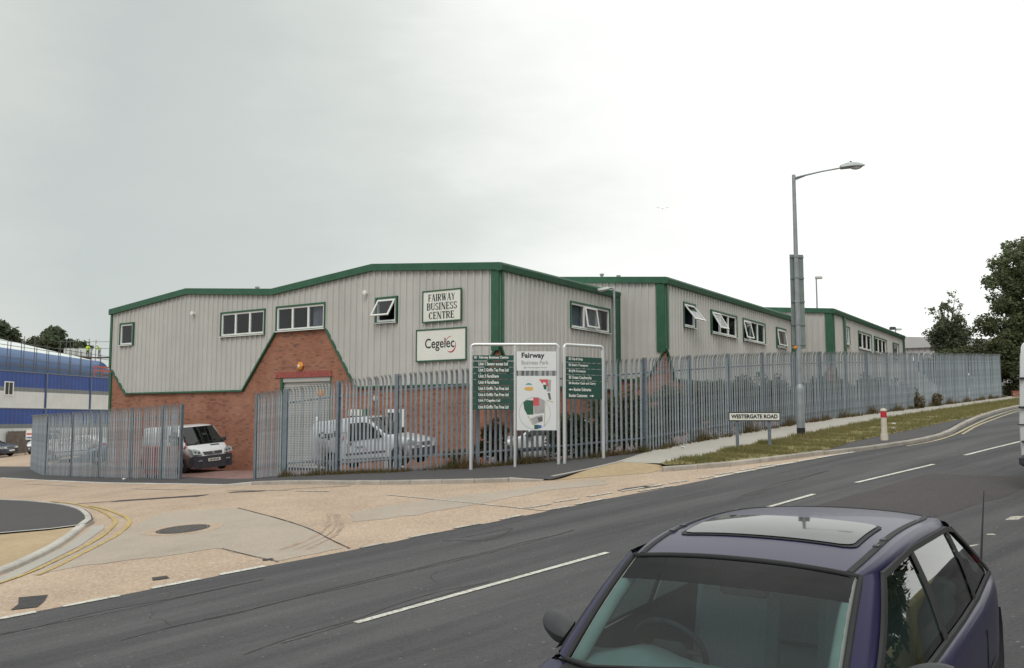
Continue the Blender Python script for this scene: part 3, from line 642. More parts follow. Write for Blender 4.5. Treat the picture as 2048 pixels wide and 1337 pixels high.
def window(parent, P, s0, s1, z0, z1, lights, flip=False, opens={}, sur=.07, blind=None):
    """white framed window with green surround, glass panes, a dark room behind; opens {light: angle}"""
    w = empty('window'); w.parent = parent
    mb = MB()
    wbox(mb, P, s0 - sur, s1 + sur, -.02, .10, z1, z1 + sur); wbox(mb, P, s0 - sur, s1 + sur, -.02, .10, z0 - sur, z0)
    wbox(mb, P, s0 - sur, s0, -.02, .099, z0, z1); wbox(mb, P, s1, s1 + sur, -.02, .099, z0, z1)
    mb.build('green_surround', M_green, w)
    fr = .075; mb = MB(); d0, d1 = -.03, .06
    wbox(mb, P, s0 + .003, s1 - .003, d0, d1, z0 + .003, z0 + fr); wbox(mb, P, s0 + .003, s1 - .003, d0, d1, z1 - fr, z1 - .003)
    n = lights; pw = (s1 - s0) / n
    for i in range(n + 1):
        c = s0 + pw * i; a, b = (c + .003, c + fr) if i == 0 else ((c - fr, c - .003) if i == n else (c - fr * .62, c + fr * .62))
        wbox(mb, P, a, b, d0, d1 - .002, z0 + fr, z1 - fr)
    mb.build('frame', M_upvc, w)
    mb = MB(); wbox(mb, P, s0 - .05, s1 + .05, .101, .14, z0 - sur + .005, z0 - sur + .04); mb.build('sill', M_upvc, w)
    for i in range(n):
        a, b = s0 + pw * i + fr * .62, s0 + pw * (i + 1) - fr * .62; zz0, zz1 = z0 + fr, z1 - fr
        if i in opens:
            ang = opens[i]; cs, sn = math.cos(R(ang)), math.sin(R(ang)); H = zz1 - zz0
            def PP(s, d, z, a=a, b=b): h = zz1 - z; return P(s, .05 + h * sn + d * cs, zz1 - h * cs + d * sn)
            mb = MB(); e = .06
            wbox(mb, PP, a, b, 0, .05, zz0, zz0 + e); wbox(mb, PP, a, b, 0, .05, zz1 - e, zz1); wbox(mb, PP, a, a + e, 0, .048, zz0 + e, zz1 - e); wbox(mb, PP, b - e, b, 0, .048, zz0 + e, zz1 - e)
            sa = mb.build('open_sash', M_upvc, w)
            MB().quad(PP(a + e, .02, zz0 + e), PP(b - e, .02, zz0 + e), PP(b - e, .02, zz1 - e), PP(a + e, .02, zz1 - e)).build('pane', M_gl, sa)
        else:
            MB().quad(P(a, .012, zz0), P(b, .012, zz0), P(b, .012, zz1), P(a, .012, zz1)).build('pane', M_gl, w)
    mb = MB(); D = -1.6
    mb.quad(P(s0, D, z0), P(s1, D, z0), P(s1, D, z1), P(s0, D, z1))
    mb.quad(P(s0, D, z0), P(s1, D, z0), P(s1, -.03, z0), P(s0, -.03, z0)); mb.quad(P(s0, D, z1), P(s1, D, z1), P(s1, -.03, z1), P(s0, -.03, z1))
    mb.quad(P(s0, D, z0), P(s0, D, z1), P(s0, -.03, z1), P(s0, -.03, z0)); mb.quad(P(s1, D, z0), P(s1, D, z1), P(s1, -.03, z1), P(s1, -.03, z0))
    mb.build('room', M_room, w)
    if blind:
        mb = MB(); (a, b) = blind; k = 14
        mb.grid(lambda u, v: P(s0 + (s1 - s0) * (a + (b - a) * u / k), -.14 + .025 * math.sin(u * 2.2), z0 + .03 + v * (z1 - z0 - .06)), range(k + 1), (0, 1)); mb.build('curtain', M_blind, w)
    return w
def roof(parent, prof, y0, y1, over=.18):
    """gabled roof sheet over a front profile [(s,z)], running back from y0 to y1"""
    mb = MB()
    for (s0, z0), (s1, z1) in zip(prof, prof[1:]):
        vs = [(-s0, y, z) for y, z in ((y0 - .05, z0), (y1, z0))] + [(-s1, y, z) for y, z in ((y1, z1), (y0 - .05, z1))]
        mb.add([(x, y, z + .02) for x, y, z in vs] + [(x, y, z - .10) for x, y, z in vs], [(0, 1, 2, 3), (7, 6, 5, 4), (0, 4, 5, 1), (1, 5, 6, 2), (2, 6, 7, 3), (3, 7, 4, 0)])
    r = mb.build('roof', M_clad, parent)
    for i, ((s0, z0), (s1, z1)) in enumerate(zip(prof, prof[1:])):
        a = .10 if i == 0 else 0; b = .10 if i == len(prof) - 2 else 0
        pts = [(s0 - a, z0 + .07), (s1 + b, z1 + .07), (s1 + b, z1 - .21), (s0 - a, z0 - .21)]
        MB().poly_prism(pts, lambda s, z: pf(s, .16, z), lambda s, z: pf(s, -.05, z)).build('fascia', M_green, r)
    return r

B1 = tag(empty('business_unit', (-.446, 34, 0), -TH), 'nearest grey clad and red brick unit with twin gables and sign boards', 'building')
prof1 = [(0, 8.24), (6.2, 8.76), (12.1, 8.20), (18.0, 8.68), (24.0, 8.06)]
zb1 = [(0, 5.25), (.25, 5.0), (1.0, 3.82), (7.1, 3.82), (8.85, 6.33), (11.9, 6.33), (13.95, 3.80), (22.6, 3.80), (23.55, 4.75), (24.0, 5.2)]
win1 = [(22.15, 23.15, 6.27, 7.30), (12.6, 15.45, 6.33, 7.36), (8.92, 11.78, 6.38, 7.39), (4.97, 5.98, 6.42, 7.36)]
shut = (8.52, 11.58, -1.0, 4.30); door = (4.58, 5.48, -1.0, 2.92)
cladding(B1, pf, .0, 24.0, zb1, [(s, z - .1) for s, z in prof1], [(a - .05, b + .05, c - .05, d + .05) for a, b, c, d in win1])
zbr = lin([(s, z + .06) for s, z in zb1])
strips(pf, 0, 24.0, lambda t: -1.2, zbr, [shut, door], lambda t: -.035, [p[0] for p in zb1]).build('brick_wall', M_brick, B1)
for a, b in zip(zb1, zb1[1:]):
    if abs(b[0] - a[0]) > .5 and a[1] < 6.3 or b[1] < 6.3: bar(pf, a, b, .075, -.034, .085, 'edge_flashing', M_green, B1)
win_open = [{}, {}, {}, {0: 33}]; nl = [1, 3, 3, 1]; bl = [None, (.0, .12), (0, .3), None]
for (a, b, c, d), o, n_, cu in zip(win1, win_open, nl, bl): window(B1, pf, a, b, c, d, n_, opens=o, blind=cu)
roof(B1, prof1, 0, 9.7)
bar(pf, (.17, 5.05), (.17, 8.05), .34, .002, .095, 'corner_trim', M_green, B1)
bar(pf, (23.93, 5.2), (23.93, 7.9), .16, .002, .095, 'corner_trim', M_green, B1)
bar(pf, (23.93, -1), (23.93, 4.9), .16, -.03, .03, 'corner_pipe', M_green, B1)
# right-hand wall
zbR = [(0, 5.2), (.85, 3.82), (9.62, 3.82)]
wR = [(5.2, 8.64, 6.36, 7.38)]
cladding(B1, pr, 0, 9.62, zbR, [(0, 8.16), (9.62, 8.16)], [(a - .05, b + .05, c - .05, d + .05) for a, b, c, d in wR])
strips(pr, 0, 9.62, lambda t: -1.2, lin([(s, z + .06) for s, z in zbR]), [], lambda t: -.035, [.85]).build('brick_wall', M_brick, B1)
for a, b in zip(zbR, zbR[1:]): bar(pr, a, b, .075, -.034, .085, 'edge_flashing', M_green, B1)
window(B1, pr, 5.2, 8.64, 6.36, 7.38, 3, opens={1: 9}, blind=(.0, .92))
def gutter(parent, L, z, y0=0):
    mb = MB(); prof = [(-.04, .07), (.20, .05), (.22, -.02), (.16, -.22), (.04, -.24), (-.04, -.24)]
    mb.poly_prism(prof, lambda d, z_: (d, y0 - .16, z + z_), lambda d, z_: (d, y0 + L, z + z_)); mb.build('eaves_gutter', M_green, parent)
gutter(B1, 9.66, 8.24)
bar(pr, (9.32, -1), (9.32, 8.0), .58, .072, .15, 'corner_trim', M_green, B1)
bar(pr, (.1, 5.25), (.1, 8.0), .14, .002, .09, 'corner_trim', M_green, B1)
# back and far walls close the volume
MB().quad((-24, 0, -1), (-24, 9.6, -1), (-24, 9.6, 8.0), (-24, 0, 8.0)).quad((-24, 9.61, -1), (0, 9.61, -1), (0, 9.61, 8.1), (-24, 9.61, 8.0)).build('rear_wall', M_clad, B1)
# roller shutter with slats, lintel, door
sh = empty('roller_shutter'); sh.parent = B1
slat = MB(); slat.add([(-1.53, .0, 0), (1.53, .0, 0), (1.53, -.018, .03), (-1.53, -.018, .03), (1.53, -.018, .07), (-1.53, -.018, .07), (1.53, 0, .1), (-1.53, 0, .1)], [(0, 1, 2, 3), (3, 2, 4, 5), (5, 4, 6, 7)])
slm = slat.mesh('slat', M_shut)
for k in range(38): place('slat', slm, sh, Matrix.Translation((-10.05, .14, .45 + k * .101)))
for s0, s1 in ((8.52, 8.60), (11.44, 11.58)):
    mb = MB(); wbox(mb, pf, s0, s1, -.2, -.02, -.5, 4.3); mb.build('guide_rail', M_green, sh)
mb = MB(); wbox(mb, pf, 8.6, 11.44, -.22, -.05, 4.12, 4.3); mb.build('shutter_box', M_shut, sh)
mb = MB()
for k in range(44): wbox(mb, pf, 8.50 + k * .0765, 8.50 + k * .0765 + .066, -.034, .006, 4.31, 4.56)
mb.build('soldier_course', M_soldier, B1)
dr = empty('door'); dr.parent = B1
mb = MB(); wbox(mb, pf, 4.55, 4.65, -.12, .0, -.2, 2.92); wbox(mb, pf, 5.41, 5.51, -.12, .0, -.2, 2.92); wbox(mb, pf, 4.65, 5.41, -.12, -.001, 2.78, 2.92); wbox(mb, pf, 4.98, 5.08, -.1, -.01, -.2, 2.78); mb.build('frame', M_upvc, dr)
MB().quad(pf(4.65, -.08, -.2), pf(5.41, -.08, -.2), pf(5.41, -.08, 2.78), pf(4.65, -.08, 2.78)).build('pane', M_gl, dr)
MB().quad(pf(4.5, -.8, -.2), pf(5.6, -.8, -.2), pf(5.6, -.8, 2.9), pf(4.5, -.8, 2.9)).build('dark_lobby', M_room, dr)
# roof vents
for s, yb, h in ((16.6, 3., .28), (6.1, 1.0, .1)):
    MB().lathe([(.06, 8.4), (.06, 8.72 + h), (.12, 8.74 + h), (.12, 8.80 + h), (.0, 8.84 + h)], 10, Matrix.Translation((-s, yb, 0))).build('roof_vent', M_galv, B1)
# wall fittings as things of their own
def on_b1(name, label, cat, group=None):
    return tag(empty(name, (-.446, 34, 0), -TH), label, cat, group)
FX, FZ = (1, 0, 0), (0, 0, 1)
sg = on_b1('sign_board', 'white sign board reading FAIRWAY BUSINESS CENTRE in dark serif capitals', 'sign')
mb = MB(); wbox(mb, pf, 1.73, 3.55, .072, .10, 6.28, 7.47); mb.build('panel', M_signw, sg)
mb = MB(); wbox(mb, pf, 1.69, 3.59, .072, .12, 7.45, 7.50); wbox(mb, pf, 1.69, 3.59, .072, .12, 6.25, 6.30); wbox(mb, pf, 1.69, 1.74, .072, .118, 6.30, 7.45); wbox(mb, pf, 3.54, 3.59, .072, .118, 6.30, 7.45); mb.build('frame', M_green, sg)
# serif capitals drawn from strokes: (x0,y0,x1,y1,width) and arcs (cx,cy,rx,ry,a0,a1,wmax,wmin)
SER = {
 'I': (.38, [(.19, 0, .19, 1, .15)], []),
 'F': (.62, [(.16, 0, .16, 1, .15), (.16, .97, .58, .97, .06), (.16, .52, .46, .52, .06), (.57, 1, .57, .76, .05), (.45, .62, .45, .42, .05)], []),
 'E': (.66, [(.16, 0, .16, 1, .15), (.16, .97, .58, .97, .06), (.16, .52, .46, .52, .06), (.16, .03, .62, .03, .06), (.57, 1, .57, .76, .05), (.60, 0, .60, .26, .05), (.45, .62, .45, .42, .05)], []),
 'A': (.80, [(.12, 0, .40, 1, .06), (.42, 1, .68, 0, .15), (.2, .33, .58, .33, .05)], []),
 'R': (.74, [(.16, 0, .16, 1, .15), (.16, .97, .4, .97, .06), (.16, .50, .4, .50, .06), (.36, .48, .64, 0, .14)], [(.36, .74, .22, .235, -90, 90, .14, .05)]),
 'B': (.68, [(.16, 0, .16, 1, .15), (.16, .97, .4, .97, .06), (.16, .53, .4, .53, .06), (.16, .03, .4, .03, .06)], [(.34, .755, .2, .22, -90, 90, .14, .05), (.34, .28, .25, .25, -90, 90, .14, .05)]),
 'W': (1.06, [(.12, 1, .32, 0, .15), (.34, 0, .52, 1, .06), (.50, 1, .72, 0, .15), (.74, 0, .94, 1, .06)], []),
 'Y': (.76, [(.10, 1, .38, .48, .14), (.40, .48, .66, 1, .06), (.38, 0, .38, .5, .14)], []),
 'U': (.76, [(.16, 1, .16, .3, .15), (.60, 1, .60, .3, .06)], [(.38, .3, .22, .28, 180, 360, .10, .10)]),
 'N': (.80, [(.14, 0, .14, 1, .06), (.14, 1, .64, 0, .15), (.66, 0, .66, 1, .06)], []),
 'T': (.68, [(.34, 0, .34, 1, .15), (.06, .97, .62, .97, .06), (.07, 1, .07, .74, .05), (.61, 1, .61, .74, .05)], []),
 'C': (.72, [(.60, .98, .60, .70, .05)], [(.38, .5, .27, .48, 40, 320, .15, .05)]),
 'S': (.58, [(.48, .98, .48, .74, .05), (.10, .02, .10, .26, .05)], [(.29, .745, .19, .23, 30, 270, .11, .07), (.29, .26, .21, .24, -150, 90, .12, .07)]),
}
def serif_text(txt, parent, s_left, z, h, width, d):
    adv = sum(SER[c][0] for c in txt) + .04 * (len(txt) - 1); k = width / adv; x = 0
    for ch in txt:
        w_, st, arcs = SER[ch]; mb = MB()
        def Q(px, py): return pf(s_left - (x + px) * k, d, z + py * h)
        for (x0, y0, x1, y1, w) in st:
            w *= 1.4
            if abs(x1 - x0) * k > abs(y1 - y0) * h * 1.5: pts = [(x0, y0 - w / 2), (x1, y0 - w / 2), (x1, y0 + w / 2), (x0, y0 + w / 2)]
            else: pts = [(x0 - w / 2, y0), (x0 + w / 2, y0), (x1 + w / 2, y1), (x1 - w / 2, y1)]
            mb.add([Q(*p) for p in pts], [(0, 1, 2, 3)])
            if abs(y1 - y0) > .6:
                for (xx, yy) in ((x0, y0), (x1, y1)):
                    if (ch in 'AWYNV' and yy < .5 and ch in 'WN' and xx > .2 and xx < w_ - .2): continue
                    if yy in (0, 1): mb.add([Q(xx - w / 2 - .07, yy - .02), Q(xx + w / 2 + .07, yy - .02), Q(xx + w / 2 + .07, yy + .025), Q(xx - w / 2 - .07, yy + .025)], [(0, 1, 2, 3)])
        for (cx, cy, rx, ry, a0, a1, wm, wn_) in arcs:
            rows = []; n = 14
            for i in range(n + 1):
                a = R(a0 + (a1 - a0) * i / n); w = 1.45 * (wn_ + (wm - wn_) * abs(math.cos(a)))
                for sg_ in (-.5, .5): rows.append(Q(cx + (rx + sg_ * w) * math.cos(a), cy + (ry + sg_ * w * .7) * math.sin(a)))
            mb.add(rows, [(2 * i, 2 * i + 1, 2 * i + 3, 2 * i + 2) for i in range(n)])
        mb.build('letter', M_serif, parent); x += w_ + .04
serif_text('FAIRWAY', sg, 3.30, 7.07, .27, 1.30, .104)
serif_text('BUSINESS', sg, 3.37, 6.73, .27, 1.46, .104)
serif_text('CENTRE', sg, 3.27, 6.38, .27, 1.24, .104)
sg = on_b1('sign_board', 'white sign board with black company name and red crescent on grey cladding', 'sign')
mb = MB(); wbox(mb, pf, 1.48, 3.86, .072, .10, 4.77, 5.97); mb.build('panel', M_signw, sg)
mb = MB(); wbox(mb, pf, 1.45, 3.89, .072, .12, 5.95, 6.00); wbox(mb, pf, 1.45, 3.89, .072, .12, 4.74, 4.79); wbox(mb, pf, 1.45, 1.50, .072, .118, 4.79, 5.95); wbox(mb, pf, 3.84, 3.89, .072, .118, 4.79, 5.95); mb.build('frame', M_green, sg)
put_text('Cegelec', sg, pf(3.44, .104, 5.13), FX, FZ, M_black, width=1.42, height=.50)
def crescent(a0, a1, w0):
    rows = []; mb = MB(); n = 24
    for i in range(n + 1):
        t = i / n; a = R(a0 + (a1 - a0) * t); w = w0 * math.sin(math.pi * t) ** .8
        for r_ in (.30 - w / 2, .30 + w / 2): rows.append(pf(2.20 - r_ * math.cos(a) * .80, .106, 5.37 + r_ * math.sin(a)))
    return mb.add(rows, [(2 * i, 2 * i + 1, 2 * i + 3, 2 * i + 2) for i in range(n)])
crescent(75, 185, .028).build('red_crescent', M_red, sg); crescent(-130, 25, .06).build('red_crescent', M_red, sg)
al = on_b1('alarm_box', 'yellow burglar alarm box on brick above roller shutter', 'alarm box')
T = Matrix.Translation(pf(10.3, .0, 4.80)) @ Matrix.Rotation(R(90), 4, 'X')
MB().lathe([(.13, .035 - .07), (.17, .02), (.19, .06), (.15, .10), (.05, .12)], 6, T).build('case', M_orange, al)
mb = MB(); wbox(mb, pf, 10.26, 10.37, .121, .125, 4.74, 4.86); mb.build('maker_plate', M_white, al)
for s, zz, lb in ((6.55, 7.66, 'small cream wall light beside the open window on near unit'), (17.45, 7.5, 'small cream wall light left of the three pane window')):
    wl_ = on_b1('wall_light', lb, 'wall light', 'wall lights'); T = Matrix.Translation(pf(s, .0, zz)) @ Matrix.Rotation(R(90), 4, 'X')
    MB().lathe([(.05, 0.0), (.05, .10), (.09, .12), (.10, .2), (.06, .22)], 12, T).build('lamp_head', M_upvc, wl_)
tw = on_b1('unit_sign', 'white and green unit number sign reading 2 on brick wall', 'sign')
mb = MB(); wbox(mb, pf, 6.72, 7.5, -.03, .03, 2.66, 2.92); mb.build('white_panel', M_signw, tw)
mb = MB(); wbox(mb, pf, 6.43, 6.72, -.03, .03, 2.62, 2.94); mb.build('green_panel', M_green, tw)
put_text('2', tw, pf(6.63, .034, 2.68), FX, FZ, M_white, height=.18)
vt = on_b1('vent_cowl', 'pale round extractor vent on brick wall above the door', 'vent')
T = Matrix.Translation(pf(6.0, -.03, 3.35)) @ Matrix.Rotation(R(90), 4, 'X')
MB().lathe([(.12, 0), (.14, .03), (.12, .1), (.06, .12)], 12, T).build('cowl', M_farclad, vt)

def unit(loc, L, eave, wins, label, trim=None, floor=0., wopen={}):
    b = tag(empty('business_unit', (loc[0], loc[1], 0), -TH), label, 'building')
    pfz = [(0, eave), (6.1, eave + .52), (12.2, eave)]
    k = 4.30 + (eave - 8.74)
    zf = [(0, k + 1.35), (.9, k), (12.2, k)]
    cladding(b, pf, 0, 12.2, zf, [(s, z - .1) for s, z in pfz], [])
    strips(pf, 0, 12.2, lambda t: -.5, lin([(s, z + .06) for s, z in zf]), [], lambda t: -.035, [.9]).build('brick_wall', M_brick, b)
    zr_ = [(0, k + 1.3), (.88, k), (L, k)]
    cladding(b, pr, 0, L, zr_, [(0, eave - .08), (L, eave - .08)], [(w[0] - .05, w[1] + .05, w[2] - .05, w[3] + .05) for w in wins])
    strips(pr, 0, L, lambda t: -.5, lin([(s, z + .06) for s, z in zr_]), [], lambda t: -.035, [.88]).build('brick_wall', M_brick, b)
    for P_, zz in ((pf, zf), (pr, zr_)):
        for a, c in zip(zz, zz[1:]): bar(P_, a, c, .075, -.034, .085, 'edge_flashing', M_green, b)
    for i, w in enumerate(wins): window(b, pr, *w, opens=wopen.get(i, {}), blind=(.0, 1.) if i in (0, 3) and not wopen.get(i) else None)
    roof(b, pfz, 0, L); gutter(b, L, eave)
    bar(pf, (.20, k + 1.2), (.20, eave - .2), .40, .002, .095, 'corner_trim', M_green, b)
    bar(pr, (.1, k + 1.3), (.1, eave - .2), .14, .002, .09, 'corner_trim', M_green, b)
    bar(pr, (L - .25, 0), (L - .25, eave - .2), .5, .072, .15, 'corner_trim', M_green, b)
    if trim: bar(pr, (trim, k), (trim, eave - .2), .45, .072, .13, 'downpipe_trim', M_green, b)
    MB().quad((-12.2, 0, 0), (-12.2, L, 0), (-12.2, L, eave), (-12.2, 0, eave)).quad((-12.2, L, 0), (0, L, 0), (0, L, eave), (-12.2, L, eave)).build('rear_wall', M_clad, b)
    return b
B2 = unit((6.80, 40.72), 19.1, 8.74, [(1.95, 3.25, 6.82, 7.86, 1), (5.42, 8.9, 6.78, 7.84, 3), (9.95, 13.5, 6.76, 7.84, 3), (15.75, 17.4, 6.78, 7.84, 1)], 'middle grey clad unit with four windows, some sashes open', wopen={0: {0: 38}, 1: {0: 30}, 2: {0: 12}, 3: {0: 7}})
for s, yb, h in ((4.2, 2., .35), (3.6, 2.6, .3)):
    MB().lathe([(.07, 8.9), (.07, 9.15 + h), (.11, 9.17 + h), (.11, 9.24 + h), (.0, 9.27 + h)], 10, Matrix.Translation((-s, yb, 0))).build('flue', M_galv, B2)
B3 = unit((19.29, 55.39), 21.6, 9.10, [(2.95, 3.85, 7.24, 8.3, 1), (6.25, 10.0, 7.22, 8.28, 3), (11.1, 14.9, 7.22, 8.28, 3), (17.5, 19.3, 7.24, 8.28, 1)], 'farthest grey clad unit of the terrace, partly behind the tall sign back', trim=2.6)
# pale shed beyond the last unit
fb = tag(empty('far_shed', (33.6, 86, 0), -TH), 'pale grey ribbed shed beyond the last clad unit', 'building')
mb = MB()
for k in range(46): wbox(mb, pf, -14 + k * .5, -14 + k * .5 + .46, 0, .04, 4, 9.0)
mb.build('ribbed_wall', M_farclad, fb)
mb = MB()
for k in range(24): wbox(mb, pr, 0, 24, -.02 , .02 + .03 * (k % 2), 4 + k * .21, 4 + k * .21 + .2)
mb.build('plank_wall', M_farclad, fb)
mb = MB(); mb.add([(16, -.3, 9.0), (16, 26, 9.0), (0, 26, 10.3), (0, -.3, 10.3), (-9, -.3, 9.0), (-9, 26, 9.0)], [(0, 1, 2, 3), (3, 2, 5, 4), (0, 3, 4)]); mb.build('roof', M_farclad, fb)

# ------------------------------------------------------------------ palisade fences
FH = 2.93
def pale_mesh(h):
    mb = MB(); xs = [(-.041, 0), (0, -.034), (.041, 0)]; vs = []
    for z, o in ((.04, 0), (h - .26, 0), (h - .13, -.022), (h - .075, -.05)):
        for x, y in xs: vs.append((x, y + o, z))
    fs = [(i * 3 + j, i * 3 + j + 1, i * 3 + j + 4, i * 3 + j + 3) for i in range(3) for j in range(2)]
    vs += [(-.058, -.10, h - .012), (0, -.125, h), (.058, -.10, h - .012), (-.02, -.06, h - .065), (.02, -.06, h - .065)]
    fs += [(9, 15, 12), (15, 10, 13), (10, 16, 13), (16, 11, 14)]
    return mb.add(vs, fs).mesh('pale', M_galv, fix=False)
PALE = pale_mesh(FH)
pm_ = MB(); pm_.box(-.055, .055, -.012, .0, 0, FH + .06); pm_.box(-.055, .055, .09, .102, 0, FH + .06); pm_.box(-.006, .006, 0, .09, 0, FH + .06)
POST = pm_.mesh('post', M_galv_d)
def fence(root, pts, pitch=.157, base=.1, posts=True, end=True, pale=None, zshift=0.):
    """posts at the given points, two rails and pales between; front faces to the right of travel"""
    for i, (a, b) in enumerate(zip(pts, pts[1:])):
        a, b = Vector(a), Vector(b); d = b - a; L = d.length; ang = math.atan2(d.y, d.x)
        bb = lambda x, y: tz(x, y) + (base(x, y) if callable(base) else base)
        if posts: place('post', POST, root, Matrix.Translation((a.x, a.y, bb(a.x, a.y) - .1)) @ Matrix.Rotation(ang, 4, 'Z'))
        za, zb = bb(a.x, a.y), bb(b.x, b.y); nn = Vector((d.y, -d.x)).normalized()
        for hz in (.42, FH - .52):
            mb = MB(); A = a - nn * .03; B_ = b - nn * .03
            mb.add([(A.x, A.y, za + hz - .025), (B_.x, B_.y, zb + hz - .025), (B_.x, B_.y, zb + hz + .025), (A.x, A.y, za + hz + .025),
                    (A.x - nn.x * .05, A.y - nn.y * .05, za + hz + .025), (B_.x - nn.x * .05, B_.y - nn.y * .05, zb + hz + .025)], [(0, 1, 2, 3), (3, 2, 5, 4)])
            mb.build('rail', M_galv_d, root)
        n = int((L - .12) / pitch); off = (L - (n - 1) * pitch) / 2
        for k in range(n):
            p = a + d * ((off + k * pitch) / L)
            place('pale', pale or PALE, root, Matrix.Translation((p.x, p.y, bb(p.x, p.y) - .02 + random.uniform(-.012, .012))) @ Matrix.Rotation(ang + random.uniform(-.05, .05), 4, 'Z') @ Matrix.Rotation(random.gauss(0, .005), 4, 'Y') @ Matrix.Rotation(random.gauss(0, .004), 4, 'X'))
    if end and posts:
        a, b = Vector(pts[-2]), Vector(pts[-1]); d = b - a
        place('post', POST, root, Matrix.Translation((b.x, b.y, tz(b.x, b.y) + (base(b.x, b.y) if callable(base) else base) - .1)) @ Matrix.Rotation(math.atan2(d.y, d.x), 4, 'Z'))
fl = tag(empty('palisade_fence'), 'galvanised palisade fence left of the yard entrance', 'fence')
fence(fl, [(-26.0, 50.4), (-23.7, 46.6), (-22.0, 43.95), (-19.85, 41.95), (-17.72, 39.97), (-15.6, 38.05), (-13.85, 36.75)], base=foff)
fm = tag(empty('palisade_fence'), 'galvanised palisade fence between the yard entrance and the notice boards', 'fence')
fence(fm, fence_front[1:5] + [(1.58, 27.6)], base=foff)
fr_ = tag(empty('palisade_fence'), 'long galvanised palisade fence climbing the roadside to the right', 'fence')
rp = [(1.58, 27.6)] + [tuple(FA.lerp(FB, i / 16)) for i in range(17)]
fence(fr_, rp, pitch=.1695, base=.1)
g1 = tag(empty('gate_leaf'), 'left palisade gate leaf swung open beside the white van', 'gate', 'yard gate leaves')
fence(g1, [(-13.78, 36.6), (-12.75, 35.75)], base=foff, pitch=.125)
g2 = tag(empty('gate_leaf'), 'right palisade gate leaf folded against the middle fence', 'gate', 'yard gate leaves')
fence(g2, [(-8.75, 31.72), (-7.6, 30.95)], base=foff, pitch=.11)

# ------------------------------------------------------------------ notice boards
def zt_(x, y): return tz(x, y) + .1
def frame_sign(name, label, p0, p1, posts_t, ztop, cat='sign'):
    a, b = Vector(p0), Vector(p1); d = (b - a); ang = math.atan2(d.y, d.x)
    o = tag(empty(name, (a.x, a.y, 0), ang), label, cat); L = d.length
    mb_ = .05
    for t in posts_t:
        q = a + d * t; z0 = zt_(q.x, q.y) - .15
        inner = 0 < t < 1
        MB().tube([(L * t, 0, z0), (L * t, 0, ztop - (.0 if inner else .1))], mb_ if not inner else .042, 12).build('post', M_alu, o, 40)
    pts = [(0, 0, ztop - .1)] + [(.1 - .1 * math.cos(R(k * 15)), 0, ztop - .1 + .1 * math.sin(R(k * 15))) for k in range(1, 7)]
    pts += [(L - .1 + .1 * math.sin(R(k * 15)), 0, ztop - .1 + .1 * math.cos(R(k * 15))) for k in range(0, 6)] + [(L, 0, ztop - .1)]
    MB().tube(pts, .046, 12).build('top_rail', M_alu, o, 40)
    return o, L
n1, L1 = frame_sign('notice_board', 'wide tubular notice board frame with green unit slats and white site map', (-1.17, 26.56), (1.33, 26.58), (0, .502, 1), 4.66)
left_txt = ['B1  Fairway Business Centre', 'Unit 1 Sensor access Ltd', 'Unit 2 Griffin Tax Free Ltd', 'Unit 3 FareShare', 'Unit 4 FareShare', 'Unit 5 Griffin Tax Free Ltd', 'Unit 6 Griffin Tax Free Ltd', 'Unit 7 Cegelec Ltd', 'Unit 8 Griffin Tax Free Ltd']
for i, tx in enumerate(left_txt):
    zt2 = 4.345 - i * .1765
    sm = MB().box(.055, L1 * .502 - .045, -.025, .01, zt2 - .150, zt2).build('green_slat', M_dgreen, n1)
    w = {0: .98, 3: .58, 4: .58, 7: .62, 1: .84}.get(i, .86)
    put_text(tx, sm, (.09 if i == 0 else .21, -.029, zt2 - .115), FX, FZ, M_white, width=w, height=.095, bold=.03)
x0, x1 = L1 * .502 + .05, L1 - .055
p = MB().box(x0, x1, -.025, .01, 3.905, 4.46).build('title_panel', M_signf, n1)
put_text('Fairway', p, (x0 + .14, -.029, 4.225), FX, FZ, M_black, width=.66, height=.20, bold=.03)
put_text('Business Park', p, (x0 + .14, -.029, 4.08), FX, FZ, M_grey_l, width=.78, height=.115)
put_text('@ Westergate Road', p, (x0 + .2, -.029, 3.965), FX, FZ, M_grey_l, width=.66, height=.055)
p = MB().box(x0, x1, -.025, .01, 2.20, 3.755).build('site_map_panel', M_signf, n1)
MAPC = {'r': pm('map_red', (.60, .10, .11), .5), 'g': pm('map_green', (.025, .11, .07), .5), 'y': pm('map_grey', (.38, .37, .38), .5), 'k': pm('map_dark', (.12, .12, .12), .5), 'b': pm('map_blue', (.06, .11, .38), .5), 'o': pm('map_orange', (.75, .45, .12), .5), 'e': pm('map_line', (.55, .52, .38), .5), 't': pm('map_teal', (.15, .38, .42), .5)}
def mp_(u, v): return (x0 + (u - 545) / 393 * (x1 - x0), -.028, 3.755 - (v - 408) / 530 * 1.555)
def mpoly(c, pts, k=0): MB().add([(a, b - .0008 * k, z) for a, b, z in [mp_(*q) for q in pts]], [tuple(range(len(pts)))]).build('map_block', MAPC[c], p)
mpoly('g', [(610, 668), (640, 645), (708, 648), (708, 785), (650, 788), (620, 735)]); mpoly('r', [(708, 622), (765, 622), (765, 700), (708, 700)], 1); mpoly('y', [(765, 628), (820, 650), (820, 770), (718, 780), (718, 702), (765, 702)])
mpoly('e', [(708, 700), (716, 700), (716, 785), (708, 785)], 2); mpoly('y', [(670, 830), (740, 800), (800, 790), (800, 850), (700, 885)], 0); mpoly('k', [(745, 815), (800, 805), (800, 850), (765, 860)], 1); mpoly('e', [(650, 800), (660, 795), (720, 880), (712, 890)], 2)
mpoly('g', [(718, 885), (755, 885), (755, 925), (718, 925)], 2); mpoly('b', [(755, 885), (790, 890), (785, 915), (755, 918)], 3); mpoly('e', [(820, 660), (828, 660), (822, 900), (812, 900)], 2)
